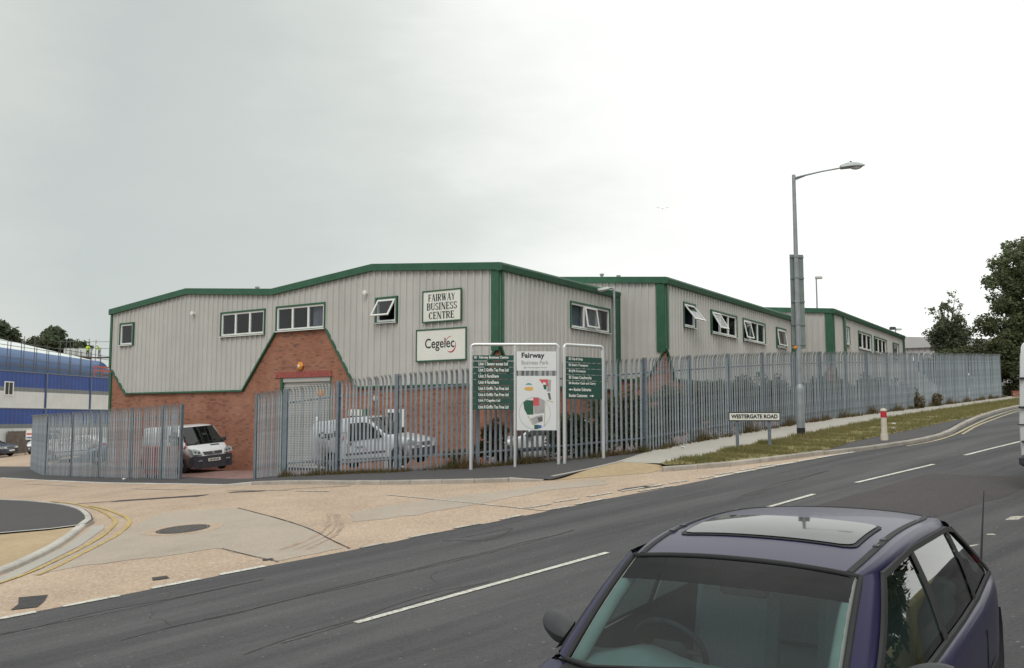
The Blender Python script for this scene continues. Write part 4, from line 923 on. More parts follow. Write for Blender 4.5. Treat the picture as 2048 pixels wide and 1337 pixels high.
mpoly('r', [(765, 442), (855, 442), (855, 480), (862, 510), (845, 510), (830, 470), (805, 470), (800, 488)], 1); mpoly('y', [(812, 445), (885, 445), (880, 560), (840, 560), (850, 515)]); mpoly('g', [(805, 495), (840, 495), (840, 540), (815, 540)], 2); mpoly('k', [(850, 575), (875, 575), (885, 640), (865, 640)], 1); mpoly('e', [(840, 640), (905, 658), (900, 668), (838, 650)], 1)
mpoly('t', [(635, 490), (660, 475), (697, 488), (697, 496), (635, 496)], 1); mpoly('o', [(618, 525), (665, 515), (707, 518), (707, 545), (680, 555), (625, 545)], 1)
rows = []
for i in range(49):
    a = 2 * math.pi * i / 48
    for r_ in (153, 156): rows.append(tuple(q - (.0016 if j == 1 else 0) for j, q in enumerate(mp_(722 + r_ * math.cos(a), 772 + r_ * math.sin(a)))))
MB().add(rows, [(2 * i, 2 * i + 1, 2 * i + 3, 2 * i + 2) for i in range(48)]).build('map_ring', M_grey_l, p)
n2, L2 = frame_sign('notice_board', 'narrow tubular notice board frame with seven green direction slats', (1.50, 26.6), (2.69, 27.42), (0, 1), 4.66)
right_txt = [('B2 Dip & Strip', .52), ('B3 Bob\'s Transport', .72), ('B4 JFR Furniture', .62), ('B5 Ocean Coachworks', .84), ('B6 Booker Cash and Carry', 1.0), ('Booker Deliveries', .64), ('Booker Customers', .68)]
for i, (tx, w) in enumerate(right_txt):
    zt2 = 4.32 - i * .1745
    sm = MB().box(.06, L2 - .06, -.025, .01, zt2 - (.157 if i < 4 else .172), zt2).build('green_slat', M_dgreen, n2)
    put_text(tx, sm, (.15 if i != 5 else .33, -.029, zt2 - .12), FX, FZ, M_white, width=w, height=.095, bold=.03)
    if i in (5, 6):
        ax = .14 if i == 5 else .92; sgn = -1 if i == 5 else 1; zc = zt2 - .08
        mb = MB(); m_ = lambda q: (ax + .08 + sgn * q[0], -.029, zc + q[1])
        mb.add([m_(q) for q in [(-.08, -.012), (.02, -.012), (.02, .012), (-.08, .012)]], [(0, 1, 2, 3)]); mb.add([m_(q) for q in [(.0, -.04), (.085, 0), (.0, .04), (.02, 0)]], [(0, 1, 2, 3)])
        mb.build('arrow', M_white, sm)

# ------------------------------------------------------------------ lamp column, signs, bollard
lx, ly = 9.57, 30.8; lz = tz(lx, ly) + .1
lp = tag(empty('street_lamp', (lx, ly, lz)), 'tall grey street lamp column with outreach arm on the grass verge', 'street lamp')
MB().lathe([(.135, -.3), (.135, .28)], 16).build('tarred_root', M_rubber, lp, 40)
MB().lathe([(.132, .28), (.132, 1.55), (.128, 1.62), (.085, 1.72)], 18).build('base_compartment', M_lamp, lp, 40)
MB().lathe([(.085, 1.70), (.078, 5.0), (.06, 8.78), (.062, 8.83), (.0, 8.85)], 16).build('column', M_lamp, lp, 40)
arm = [(0, 0, 8.72), (.25, -.03, 8.78), (.9, -.11, 8.92), (1.55, -.2, 9.02)]
MB().tube(arm, [.035, .032, .028, .026], 10).build('bracket_arm', M_lamp, lp, 40)
MB().add([(0.06, -.006, 8.64), (.5, -.06, 8.82), (.06, -.006, 8.74), (0.06, .006, 8.64), (.5, -.05, 8.82), (.06, .006, 8.74)], [(0, 1, 2), (5, 4, 3), (0, 3, 4, 1), (1, 4, 5, 2), (2, 5, 3, 0)]).build('arm_gusset', M_lamp, lp)
head = empty('lantern', (1.52, -.195, 9.02)); head.parent = lp; head.rotation_euler = (0, R(-4), R(-7))
mb = MB(); st = []
for i in range(13):
    t = i / 12; x = t * .80; hw = .15 * math.sin(math.pi * min(1, .18 + t * .78)) ** .6 + .02; hz = .17 * math.sin(math.pi * min(1, .15 + t * .8)) ** .8
    st.append([(x, hw * math.cos(a), .0 + hz * math.sin(a)) for a in [math.pi * k / 8 for k in range(9)]])
mb.grid(lambda i, j: st[i][j], range(13), range(9)); mb.add([st[0][k] for k in range(9)], [tuple(range(9))]); mb.add([st[12][k] for k in range(9)], [tuple(range(9))])
mb.build('canopy', M_lantern, head, 50)
mb = MB(); mb.grid(lambda i, j: (.30 + .44 * i / 10, .12 * math.sin(math.pi * (.12 + .8 * i / 10)) * math.cos(math.pi * j / 8), -.10 * math.sin(math.pi * i / 10) ** .6 * math.sin(math.pi * j / 8) - .012), range(11), range(9)); mb.build('bowl', M_bowl, head, True)
mb = MB(); mb.bbox(.02, .74, -.13, .13, -.03, .005, .01); mb.build('rim', M_lamp, head)
MB().lathe([(.03, .15), (.035, .20), (.0, .21)], 8, Matrix.Translation((.36, 0, 0))).build('photocell', M_rubber, head)
sb = tag(empty('road_sign', (lx, ly, lz), R(8)), 'tall grey road sign seen from the back, clamped to the lamp column', 'sign')
za = 2.92
for k in range(4):
    MB().bbox(-.18, .31, .10, .125, za + k * .80, za + .792 + k * .80, .012).build('back_panel', M_signback, sb)
for zc in (3.05, 3.72, 4.5, 5.3, 6.02):
    MB().box(-.18, .31, .07, .10, zc - .022, zc + .022).build('channel', M_signback, sb)
    MB().lathe([(.092, zc - .03), (.092, zc + .03)], 14).build('clamp_band', M_galv, sb)
yb_ = MB().bbox(-.17, -.07, -.06, .02, 2.9, 3.0, .015).build('warning_tag', M_orange, sb)
sn = tag(empty('street_name_sign', (6.72, 27.72, 0), math.atan2(.03, .97)), 'white WESTERGATE ROAD name plate on two grey posts', 'street sign')
Ls = .97; z0a = tz(6.72, 27.72); zpl = 2.5 + (840 - 826.5) / 1850 * 27.7
for t in (0, 1):
    q = Vector((6.72, 27.72)).lerp(Vector((7.69, 27.75)), t)
    MB().bbox(Ls * t - .045, Ls * t + .045, .0, .06, tz(q.x, q.y) - .05, zpl - .02, .012).build('post', M_galv_d, sn)
pl_ = MB().bbox(-.24, 1.27, -.03, -.002, zpl - .22, zpl, .008).build('name_plate', M_signw, sn)
MB().box(-.265, 1.295, -.026, -.006, zpl - .245, zpl + .025).build('plate_border', M_black, sn)
put_text('WESTERGATE ROAD', pl_, (-.19, -.034, zpl - .165), FX, FZ, M_black, width=1.40, height=.125, bold=.04)
bo = tag(empty('bollard', (11.1, 27.74, tz(11.1, 27.74) + .1)), 'cream cast bollard with red band and white cap on the apron', 'bollard')
MB().lathe([(.108, -.1), (.108, .16), (.096, .19), (.086, .25), (.083, .68)], 18).build('shaft', M_post_cream, bo, 40)
MB().lathe([(.087, .68), (.087, .87)], 18).build('red_band', M_red, bo, 40)
MB().lathe([(.094, .87), (.094, .91), (.07, .94), (.0, .955)], 18).build('cap', M_post_cream, bo, 40)
# yard lamps
yl = tag(empty('yard_lamp', (4.45, 40.0, tz(4.45, 40))), 'slim grey yard lamp in front of the nearest unit', 'street lamp')
zt3 = 8.22 - tz(4.45, 40)
mb = MB(); mb.tube([(0, 0, 0), (0, 0, zt3 - .12)] + [(-.12 + .12 * math.cos(R(a)), 0, zt3 - .12 + .12 * math.sin(R(a))) for a in (20, 45, 70, 90)] + [(-.3, 0, zt3)], [.06, .05] + [.045] * 5, 10); mb.build('column', M_lamp, yl, 40)
mb = MB(); mb.grid(lambda i, j: (-.22 - .5 * i / 8, .11 * math.sin(math.pi * (.15 + .75 * i / 8)) * math.cos(math.pi * j / 8), zt3 - .05 + .1 * math.sin(math.pi * j / 8) - .07 * i / 8), range(9), range(9)); mb.build('lantern', M_lantern, yl, 50)
MB().grid(lambda i, j: (-.3 - .36 * i / 6, .09 * math.cos(math.pi * j / 6), zt3 - .06 - .07 * i / 6 - .05 * math.sin(math.pi * j / 6)), range(7), range(7)).build('bowl', M_bowl, yl, True)
f1 = tag(empty('yard_lamp', (27.9, 84, 3)), 'distant lamp pole rising behind the farthest unit', 'street lamp')
MB().tube([(0, 0, 0), (0, 0, 12.4)], [.10, .07], 8).build('column', M_lamp, f1, 40)
MB().bbox(-.1, .55, -.15, .15, 12.35, 12.6, .05).build('floodlight', M_lantern, f1)
f2 = tag(empty('yard_lamp', (37.9, 91, 3)), 'short twin headed lamp pole at the end of the terrace roof', 'street lamp')
MB().tube([(0, 0, 0), (0, 0, 8.4)], [.10, .07], 8).build('column', M_lamp, f2, 40)
MB().bbox(-.55, .0, -.2, .2, 8.35, 8.65, .06).build('floodlight', M_plastic, f2); MB().bbox(.05, .6, -.2, .2, 8.3, 8.5, .06).build('floodlight', M_lantern, f2)
cp_ = tag(empty('camera_pole', (-6.95, 33.6, tz(-6.95, 33.6))), 'thin pale pole with amber beacon in front of the shutter', 'pole')
MB().tube([(0, 0, 0), (0, 0, 2.72)], .04, 8).build('pole', M_galv, cp_, 40)
MB().lathe([(.10, 2.72), (.12, 2.78), (.10, 2.92), (.03, 2.96)], 10).build('beacon', M_orange, cp_)
for zz in (1.55, 1.8): MB().bbox(-.17, -.05, -.05, .05, zz, zz + .17, .02).build('sensor_box', M_upvc, cp_)

# ------------------------------------------------------------------ vehicles
def wheel(parent, x, y, z, r, w, rim=None, name='wheel'):
    T = Matrix.Translation((x, y, z)) @ Matrix.Rotation(R(90), 4, 'X')
    wh = MB().lathe([(r * .62, -w / 2), (r * .93, -w / 2), (r, -w / 2 + .03), (r, w / 2 - .03), (r * .93, w / 2), (r * .62, w / 2)], 24, T).build(name, M_tyre, parent, 40)
    sg_ = 1 if y > 0 else -1
    MB().lathe([(r * .64, -.02), (r * .64, .012), (r * .56, .0), (r * .3, .015), (r * .12, .03), (.0, .03)], 16, Matrix.Translation((x, y + sg_ * (w / 2 - .012), z)) @ Matrix.Rotation(R(-90 * sg_), 4, 'X')).build('rim', rim or M_rim, wh, 40)
    return wh
def offset_poly(P, k):
    cx = sum(p[0] for p in P) / len(P); cz = sum(p[1] for p in P) / len(P); out = []
    for x, z in P:
        d = math.hypot(x - cx, z - cz); out.append((x - (x - cx) / d * k, z - (z - cz) / d * k))
    return out
def hull(parent, prof, wfun, mat, arches, name='body', floor=.22):
    """closed body from a side profile (rear bottom -> over the roof -> front bottom); wfun(x,z) half width"""
    bot = []
    for ax, r in sorted(arches, reverse=True):
        bot += [(ax + r * math.cos(R(a)), floor + .02 + (r + .08) * math.sin(R(a)) ** .8) for a in range(0, 181, 20)]
    full = prof + bot; n = len(prof); mb = MB(); ys = [-1, -.97, -.86, -.45, 0, .45, .86, .97, 1]
    ins = offset_poly(full, .07); ins2 = offset_poly(full, .022)
    rows = []
    for j, t in enumerate(ys):
        P = ins if abs(t) == 1 else (ins2 if abs(t) > .95 else full)
        rows.append([(P[i][0] - (.045 * (t * t) if P[i][0] > 1.2 else 0) * 1.0, t * wfun(*P[i]), P[i][1]) for i in range(len(full))])
    nv = len(full)
    vs = [p for r_ in rows for p in r_]
    fs = [(j * nv + i, j * nv + (i + 1) % nv, (j + 1) * nv + (i + 1) % nv, (j + 1) * nv + i) for j in range(len(ys) - 1) for i in range(nv)]
    mb.add(vs, fs); mb.add(rows[0], [tuple(range(nv))]); mb.add(rows[-1], [tuple(range(nv))])
    o = mb.build(name, mat, parent, 35)
    bm = bmesh.new(); bm.from_mesh(o.data); bmesh.ops.remove_doubles(bm, verts=bm.verts, dist=1e-4); bmesh.ops.recalc_face_normals(bm, faces=bm.faces); bm.to_mesh(o.data); bm.free()
    return o
def side_panel(parent, pts, wfun, y, mat, name, proud=.008, thick=.012):
    sg_ = 1 if y > 0 else -1
    return MB().poly_prism(pts, lambda x, z: (x, sg_ * (wfun(x, z) + proud), z), lambda x, z: (x, sg_ * (wfun(x, z) + proud - thick), z)).build(name, mat, parent)
def cross_panel(parent, a, b, wa, wb, mat, name, proud=.01, bow=.0, n=6):
    """panel across the vehicle between profile points a (upper) and b (lower)"""
    (xa, za), (xb, zb) = a, b; L = math.hypot(xb - xa, zb - za); nx, nz_ = (za - zb) / L, (xb - xa) / L
    if nx < 0 and xb > xa: nx, nz_ = -nx, -nz_
    mb = MB()
    mb.grid(lambda i, j: ((xa + (xb - xa) * i) + nx * proud - bow * (2 * j / n - 1) ** 2, (wa + (wb - wa) * i) * (2 * j / n - 1), (za + (zb - za) * i) + abs(nz_) * proud), (0, 1), range(n + 1))
    return mb.build(name, mat, parent, True)
def ground_pose(o, x, y, yaw, base=.0, L=2.6):
    c, s = math.cos(yaw), math.sin(yaw)
    zf, zr = tz(x + c * L / 2, y + s * L / 2), tz(x - c * L / 2, y - s * L / 2); zl, zr2 = tz(x - s * .8, y + c * .8), tz(x + s * .8, y - c * .8)
    o.location = (x, y, (zf + zr) / 2 + base); o.rotation_euler = (math.atan((zl - zr2) / 1.6), -math.atan((zf - zr) / L), yaw)
def wf(W, belt, top, tum, nose=2.0, nt=.12):
    def f(x, z):
        w = W / 2
        if z > belt: w -= tum * (z - belt) / (top - belt)
        if x > nose - .55: w -= nt * ((x - nose + .55) / .55) ** 2
        return w
    return f
def mirror(parent, x, y, z, s=1.):
    sg_ = 1 if y > 0 else -1
    MB().bbox(x - .05, x + .07, min(y, y + sg_ * .17 * s), max(y, y + sg_ * .17 * s), z, z + .17 * s, .03).build('door_mirror', M_plastic, parent, 40)
def van(label, x, y, yaw, prof, W, belt, top, tum, paint, ws, arches, wr, side_win, base, extras, group=None):
    o = tag(empty('van'), label, 'van', group); f = wf(W, belt, top, tum)
    hull(o, prof, f, paint, [(a, wr + .05) for a in arches])
    for a in arches:
        for s_ in (-1, 1): wheel(o, a, s_ * (W / 2 - .12), wr, wr, .2)
    MB().box(-1.9, 1.8, -W / 2 + .15, W / 2 - .15, .22, .5).build('underbody', M_rubber, o)
    (a, b) = ws; cross_panel(o, a, b, f(*a) - .12, f(*b) - .10, M_glv, 'windscreen', .034, .03)
    dx, dz = b[0] - a[0], b[1] - a[1]
    cross_panel(o, (a[0] - dx * .03, a[1] - dz * .03), (b[0] + dx * .05, b[1] + dz * .05), f(*a) - .07, f(*b) - .04, M_rubber, 'windscreen_surround', .018, .03)
    for y0 in (-.55, .05): MB().tube([(b[0] + .05, y0, b[1] + .01), (b[0] - .06, y0 + .3, b[1] + .13), (b[0] - .12, y0 + .5, b[1] + .19)], .012, 6).build('wiper', M_rubber, o)
    for s_ in (-1, 1):
        for P in side_win: side_panel(o, P, f, s_, M_glv, 'side_window')
        mirror(o, ws[1][0] - .28, s_ * (f(*ws[1]) + .02), ws[1][1] + .02)
    extras(o, f); ground_pose(o, x, y, yaw, base); return o
VIV = [(-2.34, .30), (-2.38, .9), (-2.36, 1.5), (-2.30, 1.86), (-2.15, 1.95), (0, 1.97), (.70, 1.93), (.98, 1.85), (1.30, 1.56), (1.72, 1.16), (2.02, 1.02), (2.22, .88), (2.31, .70), (2.36, .55), (2.36, .36), (2.28, .24)]
def viv_extra(o, f):
    for s_ in (-1, 1):
        P = [(2.20, .66), (2.30, .72), (2.25, .86), (2.10, .97), (1.86, 1.0), (1.98, .86)]
        side_panel(o, P, f, s_, M_headl, 'headlight', .015, .03)
        mb = MB(); mb.poly_prism([(.50, .73), (.88, .77), (.90, .95), (.78, .99), (.56, .90)], lambda yy, z: (2.36 - (z - .73) * .52 - .09 * (yy - .4) ** 2, s_ * yy, z), lambda yy, z: (2.28 - (z - .73) * .52, s_ * yy, z)); mb.build('headlight', M_headl, o)
        side_panel(o, [(2.36, .24), (2.38, .60), (2.15, .70), (1.9, .62), (1.88, .45), (1.86, .24)], f, s_, M_plastic2, 'bumper_corner', .012, .03)
        side_panel(o, [(-2.36, .24), (-2.40, .55), (-2.0, .55), (-2.0, .24)], f, s_, M_plastic2, 'bumper_corner', .012, .03)
        side_panel(o, [(-1.1, .42), (1.0, .42), (1.0, .52), (-1.1, .52)], f, s_, M_plastic2, 'rub_strip', .012, .02)
    cross_panel(o, (2.375, .68), (2.36, .17), .87, .85, M_plastic2, 'front_bumper', .012, .1)
    cross_panel(o, (2.28, .84), (2.345, .73), .44, .40, M_plastic, 'grille', .018, .04)
    cross_panel(o, (1.90, 1.085), (1.98, 1.05), .0, .0, M_plastic, 'bonnet_scoop', .012)
    MB().add([(1.84, .12, 1.115), (1.84, .52, 1.115), (1.93, .52, 1.075), (1.93, .12, 1.075)], [(0, 1, 2, 3)]).build('bonnet_vent', M_plastic, o)
    for s_ in (-1, 1):
        for (yy, zz, rr) in ((.62, .83, .055), (.76, .86, .05)): MB().lathe([(rr, 0), (rr * .8, .012), (.0, .012)], 12, Matrix.Translation((2.325 - (zz - .73) * .52 - .09 * (yy - .4) ** 2 + .03, s_ * yy, zz)) @ Matrix.Rotation(R(62), 4, 'Y')).build('headlight_lens', M_plastic, o)
        MB().box(2.385, 2.392, s_ * .62 - .09, s_ * .62 + .09, .47, .52).build('fog_lamp', M_headl, o)
        side_panel(o, [(.36, .35), (.375, .35), (.375, 1.80), (.36, 1.80)], f, s_, M_plastic, 'door_gap', .006, .01)
        side_panel(o, [(1.40, .55), (1.415, .55), (1.50, 1.14), (1.485, 1.14)], f, s_, M_plastic, 'door_gap', .006, .01)
    MB().box(2.385, 2.40, -.27, .27, .44, .56).build('number_plate', M_signw, o)
    mb = MB(); [mb.box(2.401, 2.403, -.22 + k * .065, -.18 + k * .065, .46, .54) for k in range(7)]; mb.build('plate_marks', M_black, o)
    MB().box(1.46, 1.62, -.1, .28, 1.27, 1.275).build('paper_on_dashboard', M_signw, o)
    MB().lathe([(.06, 0), (.05, .02), (.0, .02)], 12, Matrix.Translation((2.345, 0, .79)) @ Matrix.Rotation(R(90), 4, 'Y')).build('badge', M_rim, o)
    for y0 in (-.35, .35):
        MB().bbox(.35, .5, y0 - .25, y0 + .25, .9, 1.55, .05).build('seat', M_trim, o)
    put_text('Cegelec', o, (.25, -f(0, 1.3) - .012, 1.18), (1, 0, 0), (0, .12, 1), M_black, width=1.5)
    cd = MB(); rows = []
    for i in range(19):
        a = R(-120 + 140 * i / 18); w = .07 * math.sin(math.pi * i / 18)
        for r_ in (.33 - w / 2, .33 + w / 2): rows.append((1.5 + r_ * math.cos(a), -f(0, 1.3) - .012, 1.35 + r_ * math.sin(a)))
    cd.add(rows, [(2 * i, 2 * i + 1, 2 * i + 3, 2 * i + 2) for i in range(18)]); cd.build('red_crescent', M_red, o)
# van nosed out of the gate, its side towards the left fence
van('white panel van with dark bumper parked against brick wall in the gateway', -14.05, 40.45, R(-44), VIV, 1.90, .95, 1.97, .13, M_vanw, ((.98, 1.85), (1.72, 1.16)), (-1.45, 1.42), .33, [[(.40, 1.12), (1.42, 1.16), (.95, 1.70), (.45, 1.75)]], .012, viv_extra)
COM = [(-2.06, .30), (-2.12, .8), (-2.10, 1.45), (-2.02, 1.68), (-1.88, 1.78), (-.4, 1.81), (.05, 1.78), (.28, 1.70), (.55, 1.46), (.95, 1.10), (1.35, 1.02), (1.75, .90), (1.98, .76), (2.10, .58), (2.12, .38), (2.04, .24)]
def com_extra(o, f):
    for s_ in (-1, 1):
        side_panel(o, [(1.70, .72), (2.02, .66), (1.98, .80), (1.74, .88)], f, s_, M_headl, 'headlight', .012, .03)
        side_panel(o, [(-.75, .52), (.85, .52), (.85, .58), (-.75, .58)], f, s_, M_plastic2, 'rub_strip', .012, .02)
        side_panel(o, [(1.75, .26), (2.12, .26), (2.14, .56), (1.85, .56)], f, s_, M_plastic2, 'bumper_corner', .012, .03)
        side_panel(o, [(-1.3, 1.30), (-.58, 1.30), (-.58, 1.31), (-1.3, 1.31)], f, s_, M_plastic, 'panel_seam', .006, .01)
        side_panel(o, [(-.62, .4), (-.605, .4), (-.605, 1.68), (-.62, 1.68)], f, s_, M_plastic, 'door_gap', .006, .01)
        side_panel(o, [(-.52, .88), (-.34, .88), (-.34, .93), (-.52, .93)], f, s_, M_plastic, 'door_handle', .02, .02)
    cross_panel(o, (2.13, .56), (2.13, .28), .74, .72, M_plastic2, 'front_bumper', .012, .1)
    cross_panel(o, (2.03, .74), (2.09, .62), .4, .4, M_plastic, 'grille', .012, .04)
    for s_ in (-1, 1):
        mb = MB(); mb.poly_prism([(.45, .62), (.78, .64), (.78, .80), (.5, .76)], lambda yy, z: (2.10 - (z - .62) * .6 - .12 * (yy - .4) ** 2, s_ * yy, z), lambda yy, z: (2.0 - (z - .62) * .6, s_ * yy, z)); mb.build('headlight', M_headl, o)
    put_text('Cegelec', o, (-1.72, -f(0, 1.2) - .012, 1.12), (1, 0, 0), (0, .12, 1), M_black, width=.95)
    put_text('Cegelec', o, (-.3, -f(0, .8) - .012, .70), (1, 0, 0), (0, 0, 1), M_black, width=.42)
    for xx, zz, rr in ((-.92, 1.2, .2), (.08, .75, .09)):
        rows = []; cd = MB()
        for i in range(19):
            a = R(-120 + 140 * i / 18); w = rr * .2 * math.sin(math.pi * i / 18)
            for r_ in (rr - w / 2, rr + w / 2): rows.append((xx + r_ * math.cos(a), -f(0, zz) - .012, zz + r_ * math.sin(a)))
        cd.add(rows, [(2 * i, 2 * i + 1, 2 * i + 3, 2 * i + 2) for i in range(18)]); cd.build('red_crescent', M_red, o)
    for y0 in (-.32, .32): MB().bbox(-.15, .0, y0 - .22, y0 + .22, .8, 1.4, .05).build('seat', M_trim, o)
    MB().tube([(-.8, .0, 1.80), (-.8, 0, 1.98)], .008, 6).build('aerial', M_rubber, o)
van('small white company van parked behind the middle palisade fence', -4.75, 32.7, R(-21), COM, 1.68, .92, 1.81, .12, M_vangrey, ((.28, 1.70), (.95, 1.10)), (-1.32, 1.38), .30, [[(-.50, 1.0), (.80, 1.04), (.35, 1.52), (.1, 1.60), (-.50, 1.60)]], .012, com_extra)
TRN = [(-2.5, .42), (-2.52, 1.2), (-2.48, 2.5), (-2.40, 2.72), (-2.1, 2.80), (.8, 2.78), (1.05, 2.66), (1.75, 1.40), (2.25, 1.15), (2.42, .8), (2.45, .4), (2.3, .3)]
def trn_extra(o, f):
    MB().bbox(-2.66, -2.46, -.97, .97, .40, .62, .05).build('rear_bumper', M_plastic2, o, 40)
    MB().box(-2.525, -2.515, -.008, .008, .65, 2.25).build('door_gap', M_plastic, o)
    for s_ in (-1, 1):
        for zz in (.85, 1.5, 2.05): MB().box(-2.56, -2.47, s_ * .86 - .06, s_ * .86 + .06, zz, zz + .035).build('hinge', M_plastic, o)
        MB().bbox(-2.54, -2.50, s_ * .74 - .06, s_ * .74 + .06, .95, 1.30, .01).build('tail_light', M_red, o)
        MB().box(-2.53, -2.505, s_ * .45 - .32, s_ * .45 + .32, 1.5, 2.1).build('rear_window', M_glv, o)
    MB().box(-2.535, -2.51, -.97, .97, 1.18, 1.20).build('panel_seam', M_plastic, o)
van('white van seen only as a rear corner at the right edge', 12.22, 18.72, math.atan2(UY, UX), TRN, 1.98, 1.0, 2.80, .14, M_vanw, ((1.05, 2.66), (1.75, 1.40)), (-1.5, 1.55), .34, [[(.5, 1.4), (1.4, 1.4), (1.0, 2.2), (.5, 2.25)]], .02, trn_extra)
CAR = [(-2.02, .30), (-2.08, .62), (-2.05, .90), (-1.86, .98), (-1.45, 1.28), (-1.05, 1.40), (-.3, 1.43), (.25, 1.36), (.62, 1.14), (.98, .95), (1.5, .88), (1.85, .78), (2.02, .62), (2.05, .40), (1.95, .25)]
EST = [(-2.12, .30), (-2.18, .62), (-2.14, .92), (-1.98, 1.20), (-1.80, 1.42), (-1.05, 1.46), (-.3, 1.46), (.25, 1.38), (.62, 1.16), (.98, .96), (1.5, .90), (1.85, .80), (2.05, .62), (2.08, .40), (1.98, .25)]
def car(label, x, y, yaw, paint, prof=CAR, group=None, bumper=None, base=.015):
    o = tag(empty('parked_car'), label, 'car', group); f = wf(1.70, .90, 1.43, .22, 1.95)
    hull(o, prof, f, paint, [(-1.25, .35), (1.25, .35)])
    for a in (-1.25, 1.25):
        for s_ in (-1, 1): wheel(o, a, s_ * .74, .30, .30, .18)
    MB().box(-1.7, 1.6, -.7, .7, .2, .45).build('underbody', M_rubber, o)
    cross_panel(o, prof[7], prof[9], f(*prof[7]) - .07, f(*prof[9]) - .08, M_glv, 'windscreen', .02, .05)
    cross_panel(o, prof[4], prof[3], .52, .6, M_glv, 'rear_window', -.02)
    est = prof is EST
    for s_ in (-1, 1):
        side_panel(o, [(-.28, .97), (.78, .99), (.28, 1.30), (-.28, 1.36)], f, s_, M_glv, 'side_window')
        side_panel(o, [(-1.15, .98), (-.36, .97), (-.36, 1.36), (-1.0, 1.34)], f, s_, M_glv, 'side_window')
        if est: side_panel(o, [(-1.9, 1.02), (-1.25, .99), (-1.1, 1.37), (-1.75, 1.34)], f, s_, M_glv, 'side_window')
        side_panel(o, [(1.72, .62), (1.98, .60), (1.92, .74), (1.72, .76)], f, s_, M_headl, 'headlight', .012, .03)
        side_panel(o, [(-2.04, .66), (-1.86, .66), (-1.84, .88), (-2.02, .86)], f, s_, M_red, 'tail_light', .012, .03)
        mirror(o, .62, s_ * .84, .93, .8)
        side_panel(o, [(-.9, .48), (.9, .48), (.9, .54), (-.9, .54)], f, s_, M_plastic, 'rub_strip', .012, .02)
        MB().poly_prism([(.42, .60), (.70, .62), (.70, .74), (.44, .73)], lambda yy, z: (2.05 - (z - .6) * .5 - .12 * (yy - .4) ** 2, s_ * yy, z), lambda yy, z: (1.95, s_ * yy, z)).build('headlight', M_headl, o)
    cross_panel(o, (2.06, .55), (2.06, .28), .72, .72, bumper or M_plastic2, 'front_bumper', .012, .1)
    cross_panel(o, (1.99, .73), (2.04, .62), .36, .36, M_plastic, 'grille', .012, .04)
    MB().box(2.075, 2.085, -.26, .26, .40, .51).build('number_plate', M_signw, o)
    ground_pose(o, x, y, yaw, base, 2.5); return o
car('white hatchback parked behind the notice boards', 1.1, 31.2, R(190), M_vanw, base=-.27)
car('dark blue estate car crossing the far left of the yard road', -39.2, 69.8, R(-12), M_blue, EST)
car('white saloon with dark bumper parked by the far left palisade end', -36.3, 72.5, R(-78), M_vanw)
car('blue car glimpsed through the left palisade fence', -21.0, 50.5, R(200), M_blue2)
car('white car glimpsed through the left fence beside the cabins', -27.4, 58.5, R(190), M_vanw)

for o in C.objects:
    if o.get('label', '').startswith('white van seen only'):
        o.rotation_euler.x = 0; o.location.z = tz(11.5, 19.4) + .06
# ---- foreground car: purple-blue liftback seen from above its nose
PC = tag(empty('parked_car'), 'dark purple blue liftback with sunroof parked in the foreground', 'car')
PC.location = (1.4026, 5.0058, .4785); PC.rotation_mode = 'XYZ'
PC.rotation_euler = (-.003, .0512, 4.1079)
def ye(x): return .615 - .035 * max(0, (x - .0) / .41) ** 2 - .05 * max(0, (-x - 1.0) / .5) ** 2
def zc(x): return (1.448 - .062 * ((x + .30) / .77) ** 2) if x > -.3 else (1.448 - .082 * ((x + .30) / 1.2) ** 2)
def zroof(x, y): return zc(x) - .036 * abs(y / .6) ** 2.2
def xrear(y): return -1.50 + .16 * (y / .56) ** 2
nx_, ny_ = 22, 20
def roofpt(i, j):
    t = i / nx_; yy = (2 * j / ny_ - 1); x = .47 + (xrear(yy * .56) - .47) * t; y = yy * (ye(x) - .02)
    return (x, y, zroof(x, y))
SX0, SX1, SY = .13, -.42, .445
mb = MB(); mb.grid(roofpt, range(nx_ + 1), range(ny_ + 1)); mb.build('roof', M_purple, PC, True)
for s_ in (-1, 1):
    def rail(i, k):
        t = i / 24; x = .47 + (xrear(.56) - .47) * t; y0 = ye(x) - .02; z0 = zroof(x, y0)
        dy, dz = [(0, 0), (.018, -.012), (.032, -.032), (.040, -.058), (.042, -.075)][k]
        return (x, s_ * (y0 + dy), z0 + dz)
    MB().grid(rail, range(25), range(5)).build('cant_rail', M_purple, PC, True)
    def gut(i, k):
        t = i / 24; x = .47 + (-1.34 - .47) * t; y = (.545 if x > -.9 else .545 - .05 * ((-x - .9) / .44) ** 2) + (-.017, -.014, .014, .017)[k] - .02 * max(0, x / .41) ** 2
        return (x, s_ * y, zroof(x, y) + (.0, .006, .006, .0)[k])
    MB().grid(gut, range(25), range(4)).build('roof_channel', M_rubber, PC)
    for xx in (.02, -.12, -.93): MB().box(xx, xx + .05, s_ * .54 - .014, s_ * .54 + .014, zroof(xx, .54) - .01, zroof(xx, .54) + .009).build('rack_cover', M_plastic, PC)
